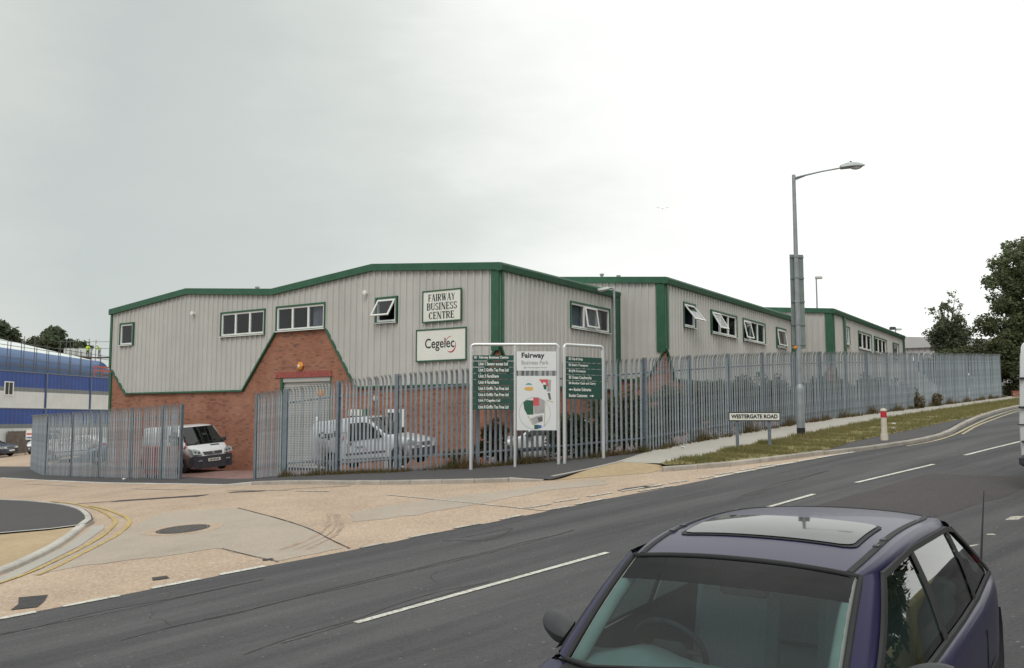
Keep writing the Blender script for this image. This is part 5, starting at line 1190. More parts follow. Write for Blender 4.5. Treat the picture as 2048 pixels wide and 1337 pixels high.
# sunroof with rubber seal
def rr_rect(x0, x1, yw, r=.07, n=5):
    pts = []
    for cx, cy, a0 in ((x0 - r, yw - r, 0), (x1 + r, yw - r, 90), (x1 + r, -yw + r, 180), (x0 - r, -yw + r, 270)):
        for k in range(n + 1): a = R(a0 + 90 * k / n); pts.append((cx + r * math.cos(a), cy + r * math.sin(a)))
    return pts
def sheet_on_roof(x0, x1, yw, up, name, mat, par):
    mb = MB(); n = 16; k = 10; r = .06
    def q(i, j):
        x = x0 + (x1 - x0) * i / k; e = min(i, k - i) / k * abs(x1 - x0); w = yw - (r - math.sqrt(max(0, r * r - (r - min(e, r)) ** 2)))
        y = w * (2 * j / n - 1); return (x, y, zroof(x, y) + up)
    mb.grid(q, [0, .25, .6] + list(range(1, k)) + [k - .6, k - .25, k], range(n + 1)); return mb.build(name, mat, par, True)
sro = sheet_on_roof(SX0 + .022, SX1 - .022, SY + .022, .005, 'sunroof_seal', M_rubber, PC)
sheet_on_roof(SX0, SX1, SY, .011, 'sunroof_glass', M_mirror, sro)
# windscreen
def ws_pt(t, w):                       # t 0 top..1 bottom, w -1..1
    xt = .475; xb = 1.20 - .13 * w * w
    y = w * (.568 + (.625 - .568) * t); x = xt + (xb - xt) * t + .03 * math.sin(math.pi * t) * (1 - w * w); zt_2 = zroof(.47, w * .57) - .008; zb_ = .965 + .012 * (1 - w * w)
    return (x, y, zt_2 + (zb_ - zt_2) * t + .02 * math.sin(math.pi * t))
N16 = [i / 8 - 1 for i in range(17)]
MB().grid(lambda t, w: ws_pt(t, w * .965), [.26 + .72 * k / 8 for k in range(9)], N16).build('windscreen', M_gls, PC, True)
MB().grid(lambda t, w: ws_pt(t, w * .965), [.02 + .24 * k / 4 for k in range(5)], N16).build('sunstrip', M_glt, PC, True)
seal = [ws_pt(0, w) for w in N16] + [ws_pt(t / 10, 1) for t in range(1, 11)] + [ws_pt(1, w) for w in N16[::-1]] + [ws_pt(1 - t / 10, -1) for t in range(1, 10)]
MB().tube(seal + [seal[0]], .014, 6).build('windscreen_seal', M_rubber, PC, True)
def yside(z, x=0.): return .795 - .075 * max(0., (x - .3) / .68) ** 1.3 - .160 * ((z - .95) / .395) + .012 * math.sin(math.pi * max(0, min(1, (z - .95) / .395)))
def zbelt(x): return .945 + .012 * max(0, -x) - .01 * max(0, x)
for s_ in (-1, 1):
    # A-pillar between windscreen and door glass
    mb = MB()
    def ap(i, k):
        t = i / 12; a = Vector(ws_pt(t, 1.0)); b = Vector((.335 + (.985 - .335) * t, yside(1.345 + (.95 - 1.345) * t, .335 + .65 * t) - .008, 1.345 + (.95 - 1.345) * t)); m_ = (a + b) / 2 + Vector((.01, .018, .014))
        v = a if k == 0 else (b if k == 4 else (a.lerp(m_, .6) if k == 1 else (m_ if k == 2 else m_.lerp(b, .5)))); return (v.x, s_ * v.y, v.z)
    mb.grid(ap, range(13), range(5)); mb.build('windscreen_pillar', M_purple, PC, True)
    def SP(x, z, d=0): return (x, s_ * (yside(z, x) + d), z)
    def glasspoly(name, pts, mat=M_gld, d=-.006):
        n = 8; (a, b, c, e) = pts; mb = MB()
        def q(i, j):
            u, v = i / n, j / n; bx = a[0] + (b[0] - a[0]) * u; bz = a[1] + (b[1] - a[1]) * u; tx = e[0] + (c[0] - e[0]) * u; tz2 = e[1] + (c[1] - e[1]) * u
            return SP(bx + (tx - bx) * v, bz + (tz2 - bz) * v, d)
        mb.grid(q, range(n + 1), range(n + 1)); return mb.build(name, mat, PC, True)
    glasspoly('front_door_window', [(.93, .955), (-.13, .945), (-.215, 1.347), (.345, 1.335)])
    glasspoly('rear_door_window', [(-.19, .948), (-1.05, .955), (-1.11, 1.322), (-.275, 1.347)])
    glasspoly('quarter_window', [(-1.10, .96), (-1.66, 1.0), (-1.27, 1.300), (-1.16, 1.317)])
    def trimbar(name, a, b, w, mat, d=.004, n=8):
        (xa, za), (xb, zb) = a, b; L = math.hypot(xb - xa, zb - za); px, pz = -(zb - za) / L * w / 2, (xb - xa) / L * w / 2; mb = MB()
        mb.grid(lambda i, k: SP(xa + (xb - xa) * i / n + px * (1, .8, -.8, -1)[k], za + (zb - za) * i / n + pz * (1, .8, -.8, -1)[k], (0, d, d, 0)[k]), range(n + 1), range(4)); return mb.build(name, mat, PC)
    trimbar('door_pillar', (-.16, .94), (-.245, 1.352), .065, M_rubber, .008)
    trimbar('door_pillar', (-1.075, .955), (-1.135, 1.325), .05, M_rubber, .008)
    trimbar('window_frame', (.37, 1.34), (-.25, 1.355), .03, M_rubber, .010); trimbar('window_frame', (-.25, 1.355), (-1.15, 1.327), .03, M_rubber, .010); trimbar('window_frame', (-1.15, 1.327), (-1.29, 1.300), .03, M_rubber, .010)
    trimbar('window_frame', (-1.27, 1.310), (-1.70, .995), .035, M_rubber, .010); trimbar('window_frame', (.355, 1.342), (.965, .955), .03, M_rubber, .012)
    trimbar('belt_moulding', (1.0, .942), (-.6, .940), .022, M_rubber, .016); trimbar('belt_moulding', (-.6, .940), (-1.12, .95), .022, M_rubber, .016); trimbar('belt_moulding', (-1.12, .95), (-1.70, .99), .022, M_rubber, .016)
    # rear pillar skin between quarter glass and hatch
    mb = MB()
    def cpil(i, k):
        t = i / 10; a = Vector((-1.27 - .48 * t, yside(1.315 - .32 * t), 1.315 - .32 * t)); b = Vector((xrear(.56) - .0 - .62 * t, .535 + .12 * t, zroof(-1.34, .54) - .01 - .36 * t)); v = a.lerp(b, k / 4); bl = .025 * math.sin(math.pi * k / 4)
        return (v.x, s_ * (v.y + bl), v.z + bl * .6)
    mb.grid(cpil, range(11), range(5)); mb.build('rear_pillar', M_purple, PC, True)
# flanks
xs_ = [2.12, 2.0, 1.8, 1.5, 1.25, 1.0, .5, 0, -.5, -1, -1.4, -1.7, -1.95, -2.10, -2.16]
yw_ = lin(sorted([(2.12, .62), (2.0, .70), (1.8, .75), (1.5, .785), (1.0, .812), (0, .855), (-1, .855), (-1.5, .845), (-1.8, .82), (-2.0, .78), (-2.16, .66)]))
zb_ = lin(sorted([(2.12, .66), (2.0, .72), (1.8, .78), (1.5, .85), (1.0, .935), (0, .935), (-1, .942), (-1.5, .97), (-1.8, .965), (-2.05, .93), (-2.16, .84)]))
for s_ in (-1, 1):
    mb = MB()
    def flank(i, k):
        x = xs_[i]; y = yw_(x); z = zb_(x)
        return (x, s_ * (y + (-.062, -.035, -.012, -.002, .004, 0, -.008, -.03, -.08)[k]), [z, z - .012, z - .04, z - .09, z - .2, .58, .45, .32, .2][k])
    mb.grid(flank, range(len(xs_)), range(9)); mb.build('body_side', M_purple, PC, True)
    mb = MB(); mb.grid(lambda i, k: ((.95 - 2.4 * i / 10), s_ * (yw_(.95 - 2.4 * i / 10) + (.002, .009, .009, .002)[k]), (.56, .55, .50, .49)[k]), range(11), range(4)); mb.build('rub_strip', M_rubber, PC)
    for xg in (.93, -.17, -1.02):
        MB().tube([(xg - .0 * k, s_ * (yw_(xg) + (.006, .004, -.004)[k]), (.80, .6, .35)[k]) for k in range(3)], .003, 4).build('door_gap', M_rubber, PC)
    for xg in (.0, -.9): MB().bbox(xg - .09, xg + .09, s_ * .846 - .01, s_ * .846 + .01, .72, .755, .006).build('door_handle', M_plastic, PC)
MB().grid(lambda i, j: ((lambda x, w: (x, w * (yw_(x) - .06), zb_(x) + .035 * (1 - w * w) + .012 * math.exp(-((abs(w) - .62) / .1) ** 2)))(1.13 - .12 * (2 * j / 16 - 1) ** 2 + (2.06 - 1.13) * i / 10 * (1 - .02 * i / 10), 2 * j / 16 - 1)), range(11), range(17)).build('bonnet', M_purple, PC, True)
MB().grid(lambda i, w: (ws_pt(1, w)[0] + (.0, .03, .05)[i], ws_pt(1, w)[1] * (1 + .02 * i), ws_pt(1, w)[2] - .015 - .012 * i), range(3), N16).build('cowl', M_rubber, PC, True)
for y0 in (-.45, .12):
    MB().tube([(1.19 - .1 * y0 ** 2, y0, .985), (1.155 - .1 * y0 * y0, y0 + .25, 1.005), (1.09 - .1 * y0 ** 2, y0 + .46, 1.015)], .007, 6).build('wiper', M_rubber, PC)
MB().grid(lambda i, j: (2.14 - .14 * (2 * j / 12 - 1) ** 2 + (.0, .05, .05, .0)[i], .80 * (2 * j / 12 - 1) , (.62, .56, .36, .22)[i]), range(4), range(13)).build('front_bumper', M_plastic2, PC, True)
MB().grid(lambda i, j: (-2.16 + .12 * (2 * j / 12 - 1) ** 2 - (.0, .05, .05, .0)[i], .80 * (2 * j / 12 - 1), (.70, .58, .36, .22)[i]), range(4), range(13)).build('rear_bumper', M_plastic2, PC, True)
# hatch: glass and tail
def hatch(t, w):
    x = xrear(w * .54) + (-2.02 + .10 * w * w - xrear(w * .54)) * t; y = w * (.525 + .13 * t); z = zroof(xrear(w * .54), w * .54) - .004 + (.985 - zroof(xrear(w * .54), w * .54)) * t + .03 * math.sin(math.pi * t)
    return (x, y, z)
MB().grid(lambda t, w: hatch(.03 + .87 * t, w * .96), [k / 8 for k in range(9)], N16).build('hatch_window', M_gld, PC, True)
MB().grid(lambda t, w: (lambda p: (p[0] - .12 * t, p[1] * (1 + .1 * t), p[2] - .25 * t))(hatch(.9 + .1 * min(1, t * 3), w)), [k / 6 for k in range(7)], N16).build('tailgate', M_purple, PC, True)
MB().tube([hatch(0, w) for w in N16], .012, 6).build('hatch_seal', M_rubber, PC, True)
MB().grid(lambda i, w: (-2.05 + .1 * w * w - .04 * i, w * .72, .93 - .08 * i), range(4), N16).build('tail_panel', M_purple, PC, True)
for s_ in (-1, 1):
    MB().bbox(-2.16, -2.05, s_ * .60 - .14, s_ * .60 + .14, .70, .86, .02).build('tail_light', M_red, PC)
    MB().bbox(1.98, 2.11, s_ * .54 - .15, s_ * .54 + .15, .56, .67, .02).build('headlight', M_headl, PC)
    for a in (1.30, -1.28): wheel(PC, a, s_ * .74, .30, .30, .18)
    # mirrors
    mr_ = MB(); st = []
    for i in range(9):
        t = i / 8; wv = math.sin(math.pi * (.12 + .76 * t)) ** .5
        st.append([(.78 - .10 * t + .095 * wv * math.cos(a) , s_ * (.765 + .205 * t), .985 + .035 * t + .072 * wv * math.sin(a)) for a in [2 * math.pi * k / 14 for k in range(15)]])
    mr_.grid(lambda i, j: st[i][j], range(9), range(15)); mr_.add(st[0][:14], [tuple(range(14))]); mr_.add(st[8][:14], [tuple(range(14))]); mr_.build('door_mirror', M_plastic, PC, 60)
    MB().add([(.93, s_ * .775, .955), (.74, s_ * .785, .95), (.78, s_ * .745, 1.06)], [(0, 1, 2)]).build('mirror_sail', M_plastic, PC)
MB().tube([(-1.98, .70, .93), (-2.02, .70, .99), (-2.30, .70, 1.42)], [.022, .008, .003], 6).build('aerial', M_rubber, PC)
# interior
MB().box(-1.7, 1.0, -.74, .74, .28, .34).build('floor_pan', M_trim, PC)
MB().box(1.0, 1.04, -.72, .72, .3, .93).build('bulkhead', M_trim, PC)
for s_ in (-1, 1):
    MB().grid(lambda i, k: (.98 - 2.6 * i / 8, s_ * (.74, .755, .70, .69)[k], (.935, .90, .70, .32)[k]), range(9), range(4)).build('door_card', M_trim, PC, True)
def dash(i, j):
    w = 2 * j / 20 - 1; hump = .055 * math.exp(-((w + .52) / .22) ** 2)
    return ([1.14 - .12 * w * w, .95, .72, .66, .68][i], w * .70, [.945, .955 + hump * .9, .925 + hump, .86, .6][i])
MB().grid(dash, range(5), range(21)).build('dashboard', M_dash, PC, True)
T = Matrix.Translation((.50, -.365, .90)) @ Matrix.Rotation(R(-62), 4, 'Y')
sw = MB().tube([T @ Vector((.185 * math.cos(2 * math.pi * k / 28), .185 * math.sin(2 * math.pi * k / 28), 0)) for k in range(29)], .016, 8).build('steering_wheel', M_rubber, PC, True)
MB().bbox(-.06, .06, -.09, .09, -.03, .02, .02, T=T).build('wheel_boss', M_trim, sw, 40)
mb = MB(); [mb.tube([T @ Vector((0, 0, 0)), T @ Vector((.18 * math.cos(R(a)), .18 * math.sin(R(a)), 0))], .012, 6) for a in (90, 270)]; mb.build('wheel_spoke', M_trim, sw)
for y0 in (-.36, .36):
    st_ = empty('front_seat'); st_.parent = PC
    MB().bbox(-.30, .30, y0 - .25, y0 + .25, .38, .58, .06).build('cushion', M_cloth, st_, 40)
    T = Matrix.Translation((-.28, y0, .55)) @ Matrix.Rotation(R(-17), 4, 'Y')
    MB().bbox(-.10, .05, -.25, .25, -.02, .60, .055, T=T).build('backrest', M_cloth, st_, 40)
    MB().bbox(-.06, .04, -.13, .13, .62, .80, .04, T=T).build('headrest', M_cloth, st_, 40)
T = Matrix.Translation((-1.12, 0, .5)) @ Matrix.Rotation(R(-20), 4, 'Y')
rb_ = empty('rear_seat'); rb_.parent = PC
MB().bbox(-.10, .06, -.66, .66, 0, .55, .05, T=T).build('backrest', M_cloth, rb_, 40)
MB().bbox(-1.1, -.6, -.66, .66, .36, .55, .05).build('cushion', M_cloth, rb_, 40)
MB().box(-1.75, -1.25, -.68, .68, .90, .92).build('parcel_shelf', M_trim, PC)
for s_ in (-1, 1):
    MB().bbox(.30, .44, s_ * .36 - .2, s_ * .36 + .2, 1.27, 1.285, .005).build('sun_visor', M_trim_l, PC)
    mb = MB(); mb.tube([Vector(ws_pt(t / 8, s_ * .93)) + Vector((-.03, 0, -.02)) for t in range(9)], .035, 6); mb.build('pillar_trim', M_trim_l, PC, True)
MB().grid(lambda i, j: (.36 - 1.75 * i / 10, .54 * (2 * j / 10 - 1), zroof(.36 - 1.75 * i / 10, .54 * (2 * j / 10 - 1)) - .035), range(11), range(11)).build('headlining', M_trim_l, PC, True)
MB().bbox(.40, .44, -.12, .12, 1.19, 1.25, .01).build('rear_view_mirror', M_plastic, PC)

# ------------------------------------------------------------------ left background: stacked cabins, shed, scaffold
CABX0 = -52.1
ang_c = math.atan2(.986, .168)
def cabin(y0, z0, label, win=False, lower=False):
    L = 5.95; x = CABX0 + .17 * y0; o = tag(empty('site_cabin', (x, y0, z0), ang_c), label, 'cabin', 'stacked site cabins')
    H = 2.86; D = 2.6
    for za, zb_2, m, nm in ((0, 1.30, M_cab_w, 'white_panel'), (1.30, 1.64, M_cab_g, 'grey_band'), (1.64, H, M_cab_b, 'blue_panel')):
        mb = MB(); k = 24
        vs = []; 
        for i in range(k + 1):
            t = .06 + (L - .12) * i / k; d = .0 if i % 2 else .018
            vs += [(t, d, za), (t, d, zb_2)]
        mb.add([(a, -b, c) for a, b, c in vs], [(2 * i, 2 * i + 1, 2 * i + 3, 2 * i + 2) for i in range(k)])
        mb.box(.06, L - .06, .03, D, za, zb_2); mb.build(nm, m, o)
    for t in (0, L - .09): MB().box(t, t + .09, -.05, .08, 0, H).build('corner_post', M_cab_b if t else M_cab_g, o)
    MB().box(0, L, -.06, D, H, H + .06).build('roof_edge', M_cab_g, o); MB().box(0, L, -.05, .1, -.06, .0).build('floor_edge', M_cab_w, o)
    if win:
        w = MB().box(1.05, 1.15, -.06, .02, .95, 2.05).box(2.0, 2.1, -.06, .02, .95, 2.05).box(1.15, 2.0, -.06, .02, 1.97, 2.05).box(1.15, 2.0, -.06, .02, .95, 1.03).box(1.55, 1.6, -.05, .02, 1.03, 1.97).build('window_frame', M_upvc, o)
        MB().quad((1.15, -.03, 1.03), (2.0, -.03, 1.03), (2.0, -.03, 1.97), (1.15, -.03, 1.97)).build('pane', M_trim, w)
    return o
for i, y0 in enumerate((65.5, 71.45, 77.4, 83.35)):
    cabin(y0, 3.46, ['upper blue and white site cabin at the left edge', 'upper blue and white site cabin with a window', 'plain upper site cabin right of the windowed one', 'upper site cabin touching the brick unit'][i], win=(i == 1))
    cabin(y0, .52, ['lower site cabin at the left edge behind the dark car', 'lower site cabin below the windowed one', 'lower site cabin behind the palisade end', 'lower site cabin farthest along behind the fence'][i], lower=True)
mb = MB(); hb = tag(empty('timber_hoarding', (-40.1, 73.0, -.4), ang_c), 'brown boarded hoarding below the lower cabins', 'hoarding')
for k in range(30): MB().box(k * .21, k * .21 + .2, -.62, -.58, 0, 2.0 + random.uniform(-.02, .02)).build('board', M_timber, hb)
so_ = tag(empty('notice_sign', (-36.0, 69.5, tz(-36, 69.5))), 'small red white and blue notice on a stand behind the white saloon', 'sign')
MB().box(-.32, .32, -.02, .02, 1.15, 1.9).build('panel', M_signw, so_); MB().box(-.25, .25, -.03, -.021, 1.52, 1.62).build('red_stripe', M_red, so_); MB().box(-.25, .25, -.03, -.021, 1.25, 1.34).build('blue_stripe', MAPC['b'], so_)
for s_ in (-.3, .3): MB().tube([(s_, 0, 0), (s_, 0, 1.9)], .025, 6).build('leg', M_scaf, so_)
shd = tag(empty('curved_roof_shed', (-52.3, 78, 0)), 'long shed with blue curved eaves and white roof behind the cabins', 'building')
mb = MB(); mb.grid(lambda i, k: (-1.7 + 1.7 * math.cos(R(k * 11.25)), i * 3.5, 8.5 + 1.6 * math.sin(R(k * 11.25))), range(13), range(9)); mb.build('curved_eaves', M_shed_b, shd, True)
MB().quad((0, 0, -1), (0, 42, -1), (0, 42, 8.5), (0, 0, 8.5)).quad((0, 42, -1), (-30, 42, -1), (-30, 42, 9), (0, 42, 9)).build('wall', M_shed_b, shd)
MB().add([(-1.7, 0, 10.1), (-1.7, 42, 10.1), (-17, 42, 13.6), (-17, 0, 13.6), (-32, 42, 10), (-32, 0, 10)], [(0, 1, 2, 3), (3, 2, 4, 5)]).build('roof', M_shed_w, shd)
scf = tag(empty('scaffold', (-51.3, 84, 0)), 'tube scaffold with guard rails along the blue shed eaves', 'scaffold')
for k in range(15):
    for xx in (0, 1.1): MB().tube([(xx, k * 2.6, -1), (xx, k * 2.6, 10.6 + (.7 if k % 3 == 2 else 0) - .004 * k)], .035, 6).build('standard', M_scaf, scf)
for zz in (7.3, 8.05, 8.7, 9.9, 10.3):
    for xx in ((.04, 1.14) if zz < 8.2 else (1.14,)): MB().tube([(xx, -1, zz), (xx, 37.4, zz)], .03, 6).build('ledger', M_scaf, scf)
for k in range(5): MB().box(.05 + k * .22, .25 + k * .22, -1, 37.4, 7.2, 7.25).build('scaffold_board', M_timber, scf)
plt = tag(empty('scaffold_platform', (-58.5, 121, 0)), 'raised scaffold platform behind the shed with rails round it', 'scaffold')
for xx in (0, 3, 6, 9):
    for yy in (0, 2): MB().tube([(xx, yy, 0), (xx, yy, 13.1)], .04, 6).build('standard', M_scaf, plt)
for zz in (11.8, 12.7): MB().tube([(-1.5, 0, zz), (9, 0, zz)], .03, 6).build('guard_rail', M_scaf, plt)
for k in range(6): MB().box(-1, 9.3, .0 + k * .35, .32 + k * .35, 10.65, 10.7).build('scaffold_board', M_timber, plt)
for k, (xa, lb) in enumerate(((-.9, 'leftmost white wrapped pallet on the scaffold platform'), (1.0, 'middle white wrapped pallet on the scaffold platform'), (5.6, 'right white wrapped pallet behind the two workers'))):
    o = tag(empty('wrapped_pallet', (-58.5 + xa, 122.2, 10.7)), lb, 'pallet', 'wrapped pallets'); MB().bbox(0, 1.5, 0, .9, .1, 1.25, .06).build('load', M_cab_w, o); MB().box(0, 1.5, 0, .9, 0, .1).build('pallet', M_timber, o)
ob_ = tag(empty('orange_barrier', (-38.2, 84.6, 6.42), ang_c), 'orange safety barrier on the cabin roof beside the brick unit', 'barrier')
for k in range(3): MB().tube([(k * 1.2, 0, 0), (k * 1.2, 0, 1.0)], .05, 6).build('post', M_redbin, ob_)
for zz in (.25, .6, .95): MB().box(0, 2.4, -.03, .03, zz - .07, zz + .07).build('bar', M_redbin if zz > .5 else M_timber, ob_)
# two workers in hi-vis
def person(loc, rz, label, top, bot, pose):
    o = tag(empty('person', loc, rz), label, 'person')
    J = {'pel': (0, 0, .95), 'wst': (0, 0, 1.08), 'chs': (0, .0, 1.33), 'nck': (0, 0, 1.50), 'hed': (0, .02, 1.60), 'top': (0, .02, 1.72),
         'ls': (.19, 0, 1.42), 'le': (.27, .05, 1.16), 'lh': (.22, .25, 1.02), 'rs': (-.19, 0, 1.42), 're': (-.28, .02, 1.16), 'rh': (-.26, .18, .95),
         'lhp': (.10, 0, .92), 'lk': (.12, .03, .50), 'la': (.12, -.02, .09), 'lt': (.13, .15, .04), 'rhp': (-.10, 0, .92), 'rk': (-.13, .02, .50), 'ra': (-.14, -.03, .09), 'rt': (-.15, .14, .04)}
    J.update(pose); names = list(J)
    E_ = [('pel', 'wst'), ('wst', 'chs'), ('chs', 'nck'), ('nck', 'hed'), ('hed', 'top'), ('chs', 'ls'), ('ls', 'le'), ('le', 'lh'), ('chs', 'rs'), ('rs', 're'), ('re', 'rh'), ('pel', 'lhp'), ('lhp', 'lk'), ('lk', 'la'), ('la', 'lt'), ('pel', 'rhp'), ('rhp', 'rk'), ('rk', 'ra'), ('ra', 'rt')]
    rad = {'pel': .16, 'wst': .15, 'chs': .18, 'nck': .06, 'hed': .10, 'top': .08, 'ls': .085, 'rs': .085, 'le': .06, 're': .06, 'lh': .045, 'rh': .045, 'lhp': .11, 'rhp': .11, 'lk': .075, 'rk': .075, 'la': .055, 'ra': .055, 'lt': .045, 'rt': .045}
    me = bpy.data.meshes.new('body'); me.from_pydata([J[n] for n in names], [(names.index(a), names.index(b)) for a, b in E_], [])
    ob = place('body', me, o); ob.modifiers.new('s', 'SKIN'); 
    for i, n in enumerate(names): me.skin_vertices[0].data[i].radius = (rad[n], rad[n])
    me.skin_vertices[0].data[0].use_root = True
    sd = ob.modifiers.new('d', 'SUBSURF'); sd.levels = sd.render_levels = 1
    m, n_, l_, b_ = _new('worker_clothes')
    sp = n_.new('ShaderNodeSeparateXYZ'); t_ = n_.new('ShaderNodeTexCoord'); l_.new(t_.outputs['Object'], sp.inputs[0])
    rp_ = n_.new('ShaderNodeValToRGB'); rp_.color_ramp.interpolation = 'CONSTANT'; e = rp_.color_ramp.elements
    e[0].color = (.04, .03, .025, 1); e[1].position = .08; e[1].color = rgb(bot)
    for ps, cc in ((.92, top), (1.10, (.6, .62, .6)), (1.16, top), (1.50, (.45, .26, .19))): q = e.new(ps / 1.8); q.color = rgb(cc)
    dv = n_.new('ShaderNodeMath'); dv.operation = 'DIVIDE'; dv.inputs[1].default_value = 1.8; l_.new(sp.outputs[2], dv.inputs[0]); l_.new(dv.outputs[0], rp_.inputs[0]); l_.new(rp_.outputs[0], b_.inputs['Base Color']); b_.inputs['Roughness'].default_value = .85
    me.materials.append(m)
    hx, hy, hz = J['top']
    MB().lathe([(.15, -.05), (.13, -.035), (.125, .03), (.09, .10), (.0, .13)], 14, Matrix.Translation((hx, hy, hz - .02))).build('hard_hat', M_hat, o, True)
    return o
person((-55.9, 121.6, 10.7), R(170), 'person in yellow hi-vis jacket and dark trousers on the scaffold platform', (.55, .75, .04), (.03, .09, .09), {'lh': (.14, .22, 1.05), 'rh': (-.1, .25, 1.1)})
person((-54.5, 121.8, 10.7), R(120), 'person bending in hi-vis waistcoat at the right of the scaffold platform', (.45, .62, .06), (.05, .05, .07), {'chs': (0, .12, 1.27), 'nck': (0, .2, 1.42), 'hed': (0, .25, 1.50), 'top': (0, .29, 1.61), 'ls': (.19, .14, 1.36), 'rs': (-.19, .14, 1.36), 'lh': (.2, .45, .95), 'le': (.25, .25, 1.12), 'rh': (-.2, .45, .95), 're': (-.25, .25, 1.12)})
red_ = tag(empty('skip_bin', (-14.45, 38.3, tz(-14.45, 38.3)), R(-40)), 'red steel bin behind the fence beside the gate', 'bin')
MB().add([(-.5, -.4, 0.1), (.5, -.4, .1), (.5, .4, .1), (-.5, .4, .1), (-.58, -.48, 1.15), (.58, -.48, 1.15), (.58, .48, 1.15), (-.58, .48, 1.15)], [(0, 1, 2, 3), (0, 1, 5, 4), (1, 2, 6, 5), (2, 3, 7, 6), (3, 0, 4, 7)]).build('tub', M_redbin, red_)
MB().bbox(-.6, .6, -.5, .5, 1.15, 1.23, .02).build('lid', M_redbin, red_)
for a in (-.4, .4):
    for b in (-.3, .3): MB().lathe([(.07, -.03), (.07, .03)], 10, Matrix.Translation((a, b, .06)) @ Matrix.Rotation(R(90), 4, 'X')).build('castor', M_rubber, red_)
lw = tag(empty('brick_wall', (33.2, 61.4, 0), R(-6)), 'low red brick wall at the far end of the fence', 'wall')
MB().box(0, 3.4, 0, .22, tz(34, 61.5) - .2, tz(34, 61.5) + .42).build('brickwork', M_brick, lw); MB().box(-.02, 3.42, -.03, .25, tz(34, 61.5) + .42, tz(34, 61.5) + .48).build('coping', M_soldier, lw)

# ------------------------------------------------------------------ trees, bushes, weeds, grass
def leaf_cloud(blobs, n, size, rnd, hollow=.55, flat=.0, squash=1.):
    vol = [b[3] * b[4] * b[5] for b in blobs]; tot = sum(vol); vs = []; fs = []
    for b, v in zip(blobs, vol):
        for _ in range(int(n * v / tot)):
            while True:
                d = Vector((rnd.gauss(0, 1), rnd.gauss(0, 1), rnd.gauss(0, 1)))
                if d.length > .1: break
            d.normalize(); r = (hollow + (1 - hollow) * rnd.random() ** .6) * (1 + .16 * math.sin(d.x * 7 + b[0]) * math.sin(d.y * 6 + b[1]) * math.cos(d.z * 8))
            p = Vector((b[0] + d.x * b[3] * r, b[1] + d.y * b[4] * r, b[2] + d.z * b[5] * r))
            a = Vector((rnd.gauss(0, 1), rnd.gauss(0, 1), rnd.gauss(0, .7))).normalized(); q = a.cross(d + Vector((rnd.gauss(0, .6), rnd.gauss(0, .6), rnd.gauss(0, .6) + .4))).normalized()
            s = size * rnd.uniform(.6, 1.4); k = len(vs)
            vs += [p - a * s, p + q * s * .55 - a * s * .1, p + a * s, p - q * s * .55 + a * s * .1]; fs.append((k, k + 1, k + 2, k + 3))
    me = bpy.data.meshes.new('crown'); me.from_pydata(vs, [], fs); return me
def tree(name, label, cat, loc, blobs, n, size, mat, seed, trunk_r=.25, trunk_h=None, group=None, hollow=.5, limbs=True, clumps=0, cl=.32):
    rnd = random.Random(seed); o = tag(empty(name, loc), label, cat, group)
    top = max(b[2] for b in blobs); th = trunk_h or top
    bl = []
    if clumps:
        vol = [b[3] * b[4] * b[5] for b in blobs]; tot = sum(vol)
        for b, v in zip(blobs, vol):
            for _ in range(max(3, int(clumps * v / tot))):
                d = Vector((rnd.gauss(0, 1), rnd.gauss(0, 1), rnd.gauss(0, 1))).normalized(); r = rnd.uniform(.35, .95); s = cl * rnd.uniform(.6, 1.25) * (b[3] * b[4] * b[5]) ** .333
                bl.append((b[0] + d.x * b[3] * r, b[1] + d.y * b[4] * r, b[2] + d.z * b[5] * r, s, s, s * .8))
    else: bl = blobs
    me = leaf_cloud(bl, n, size, rnd, hollow if not clumps else .25); me.materials.append(mat); cr_ = place('crown', me, o)
    MB().tube([(0, 0, -.3), (.1, .05, th * .3), (-.08, .1, th * .6), (.05, 0, th)], [trunk_r, trunk_r * .8, trunk_r * .5, trunk_r * .12], 8).build('trunk', M_bark, o, True)
    if limbs:
        for b in (bl[:: max(1, len(bl) // 14)] if clumps else blobs):
            h0 = max(.3, min(b[2] - .4, th * .75) * .75)
            MB().tube([(0, .05, h0), (b[0] * .5, b[1] * .5, (h0 + b[2]) / 2 + .2), (b[0], b[1], b[2])], [trunk_r * .4, trunk_r * .25, trunk_r * .06], 6).build('limb', M_bark, o, True)
    return o
# right: tall poplar, willow, dark thicket
def g0(x, y): return (x, y, tz(x, y))
tree('poplar_tree', 'tall dark leafy tree at the right edge of the photo', 'tree', g0(40.5, 71), [(.2, 0, 10.2, 3.6, 3, 2.4), (1.2, 0, 12.0, 2.3, 2.4, 1.5), (-.6, 0, 8.0, 3.6, 3, 2), (2.5, 1, 9.2, 3.4, 3, 2.6), (.3, 0, 6.0, 4.0, 3.4, 2.2), (-1.6, 0, 9.0, 2.4, 2, 2.2), (-.6, 0, 11.2, 2.0, 2, 1.4)], 42000, .125, M_leaf1, 3, .4, 12, clumps=250, cl=.24)
tree('willow_tree', 'pale feathery small tree above the far fence', 'tree', g0(35.6, 75), [(0, 0, 5.0, 1.8, 1.6, 1.8), (-.8, 0, 6.7, 1.2, 1.1, .9), (.4, 0, 7.6, .9, .9, 1.1), (1.6, .2, 6.9, .6, .6, .5), (-1.5, 0, 6.9, .7, .6, .6)], 11000, .10, M_leaf3, 5, .16, 8.0, clumps=150, cl=.28)
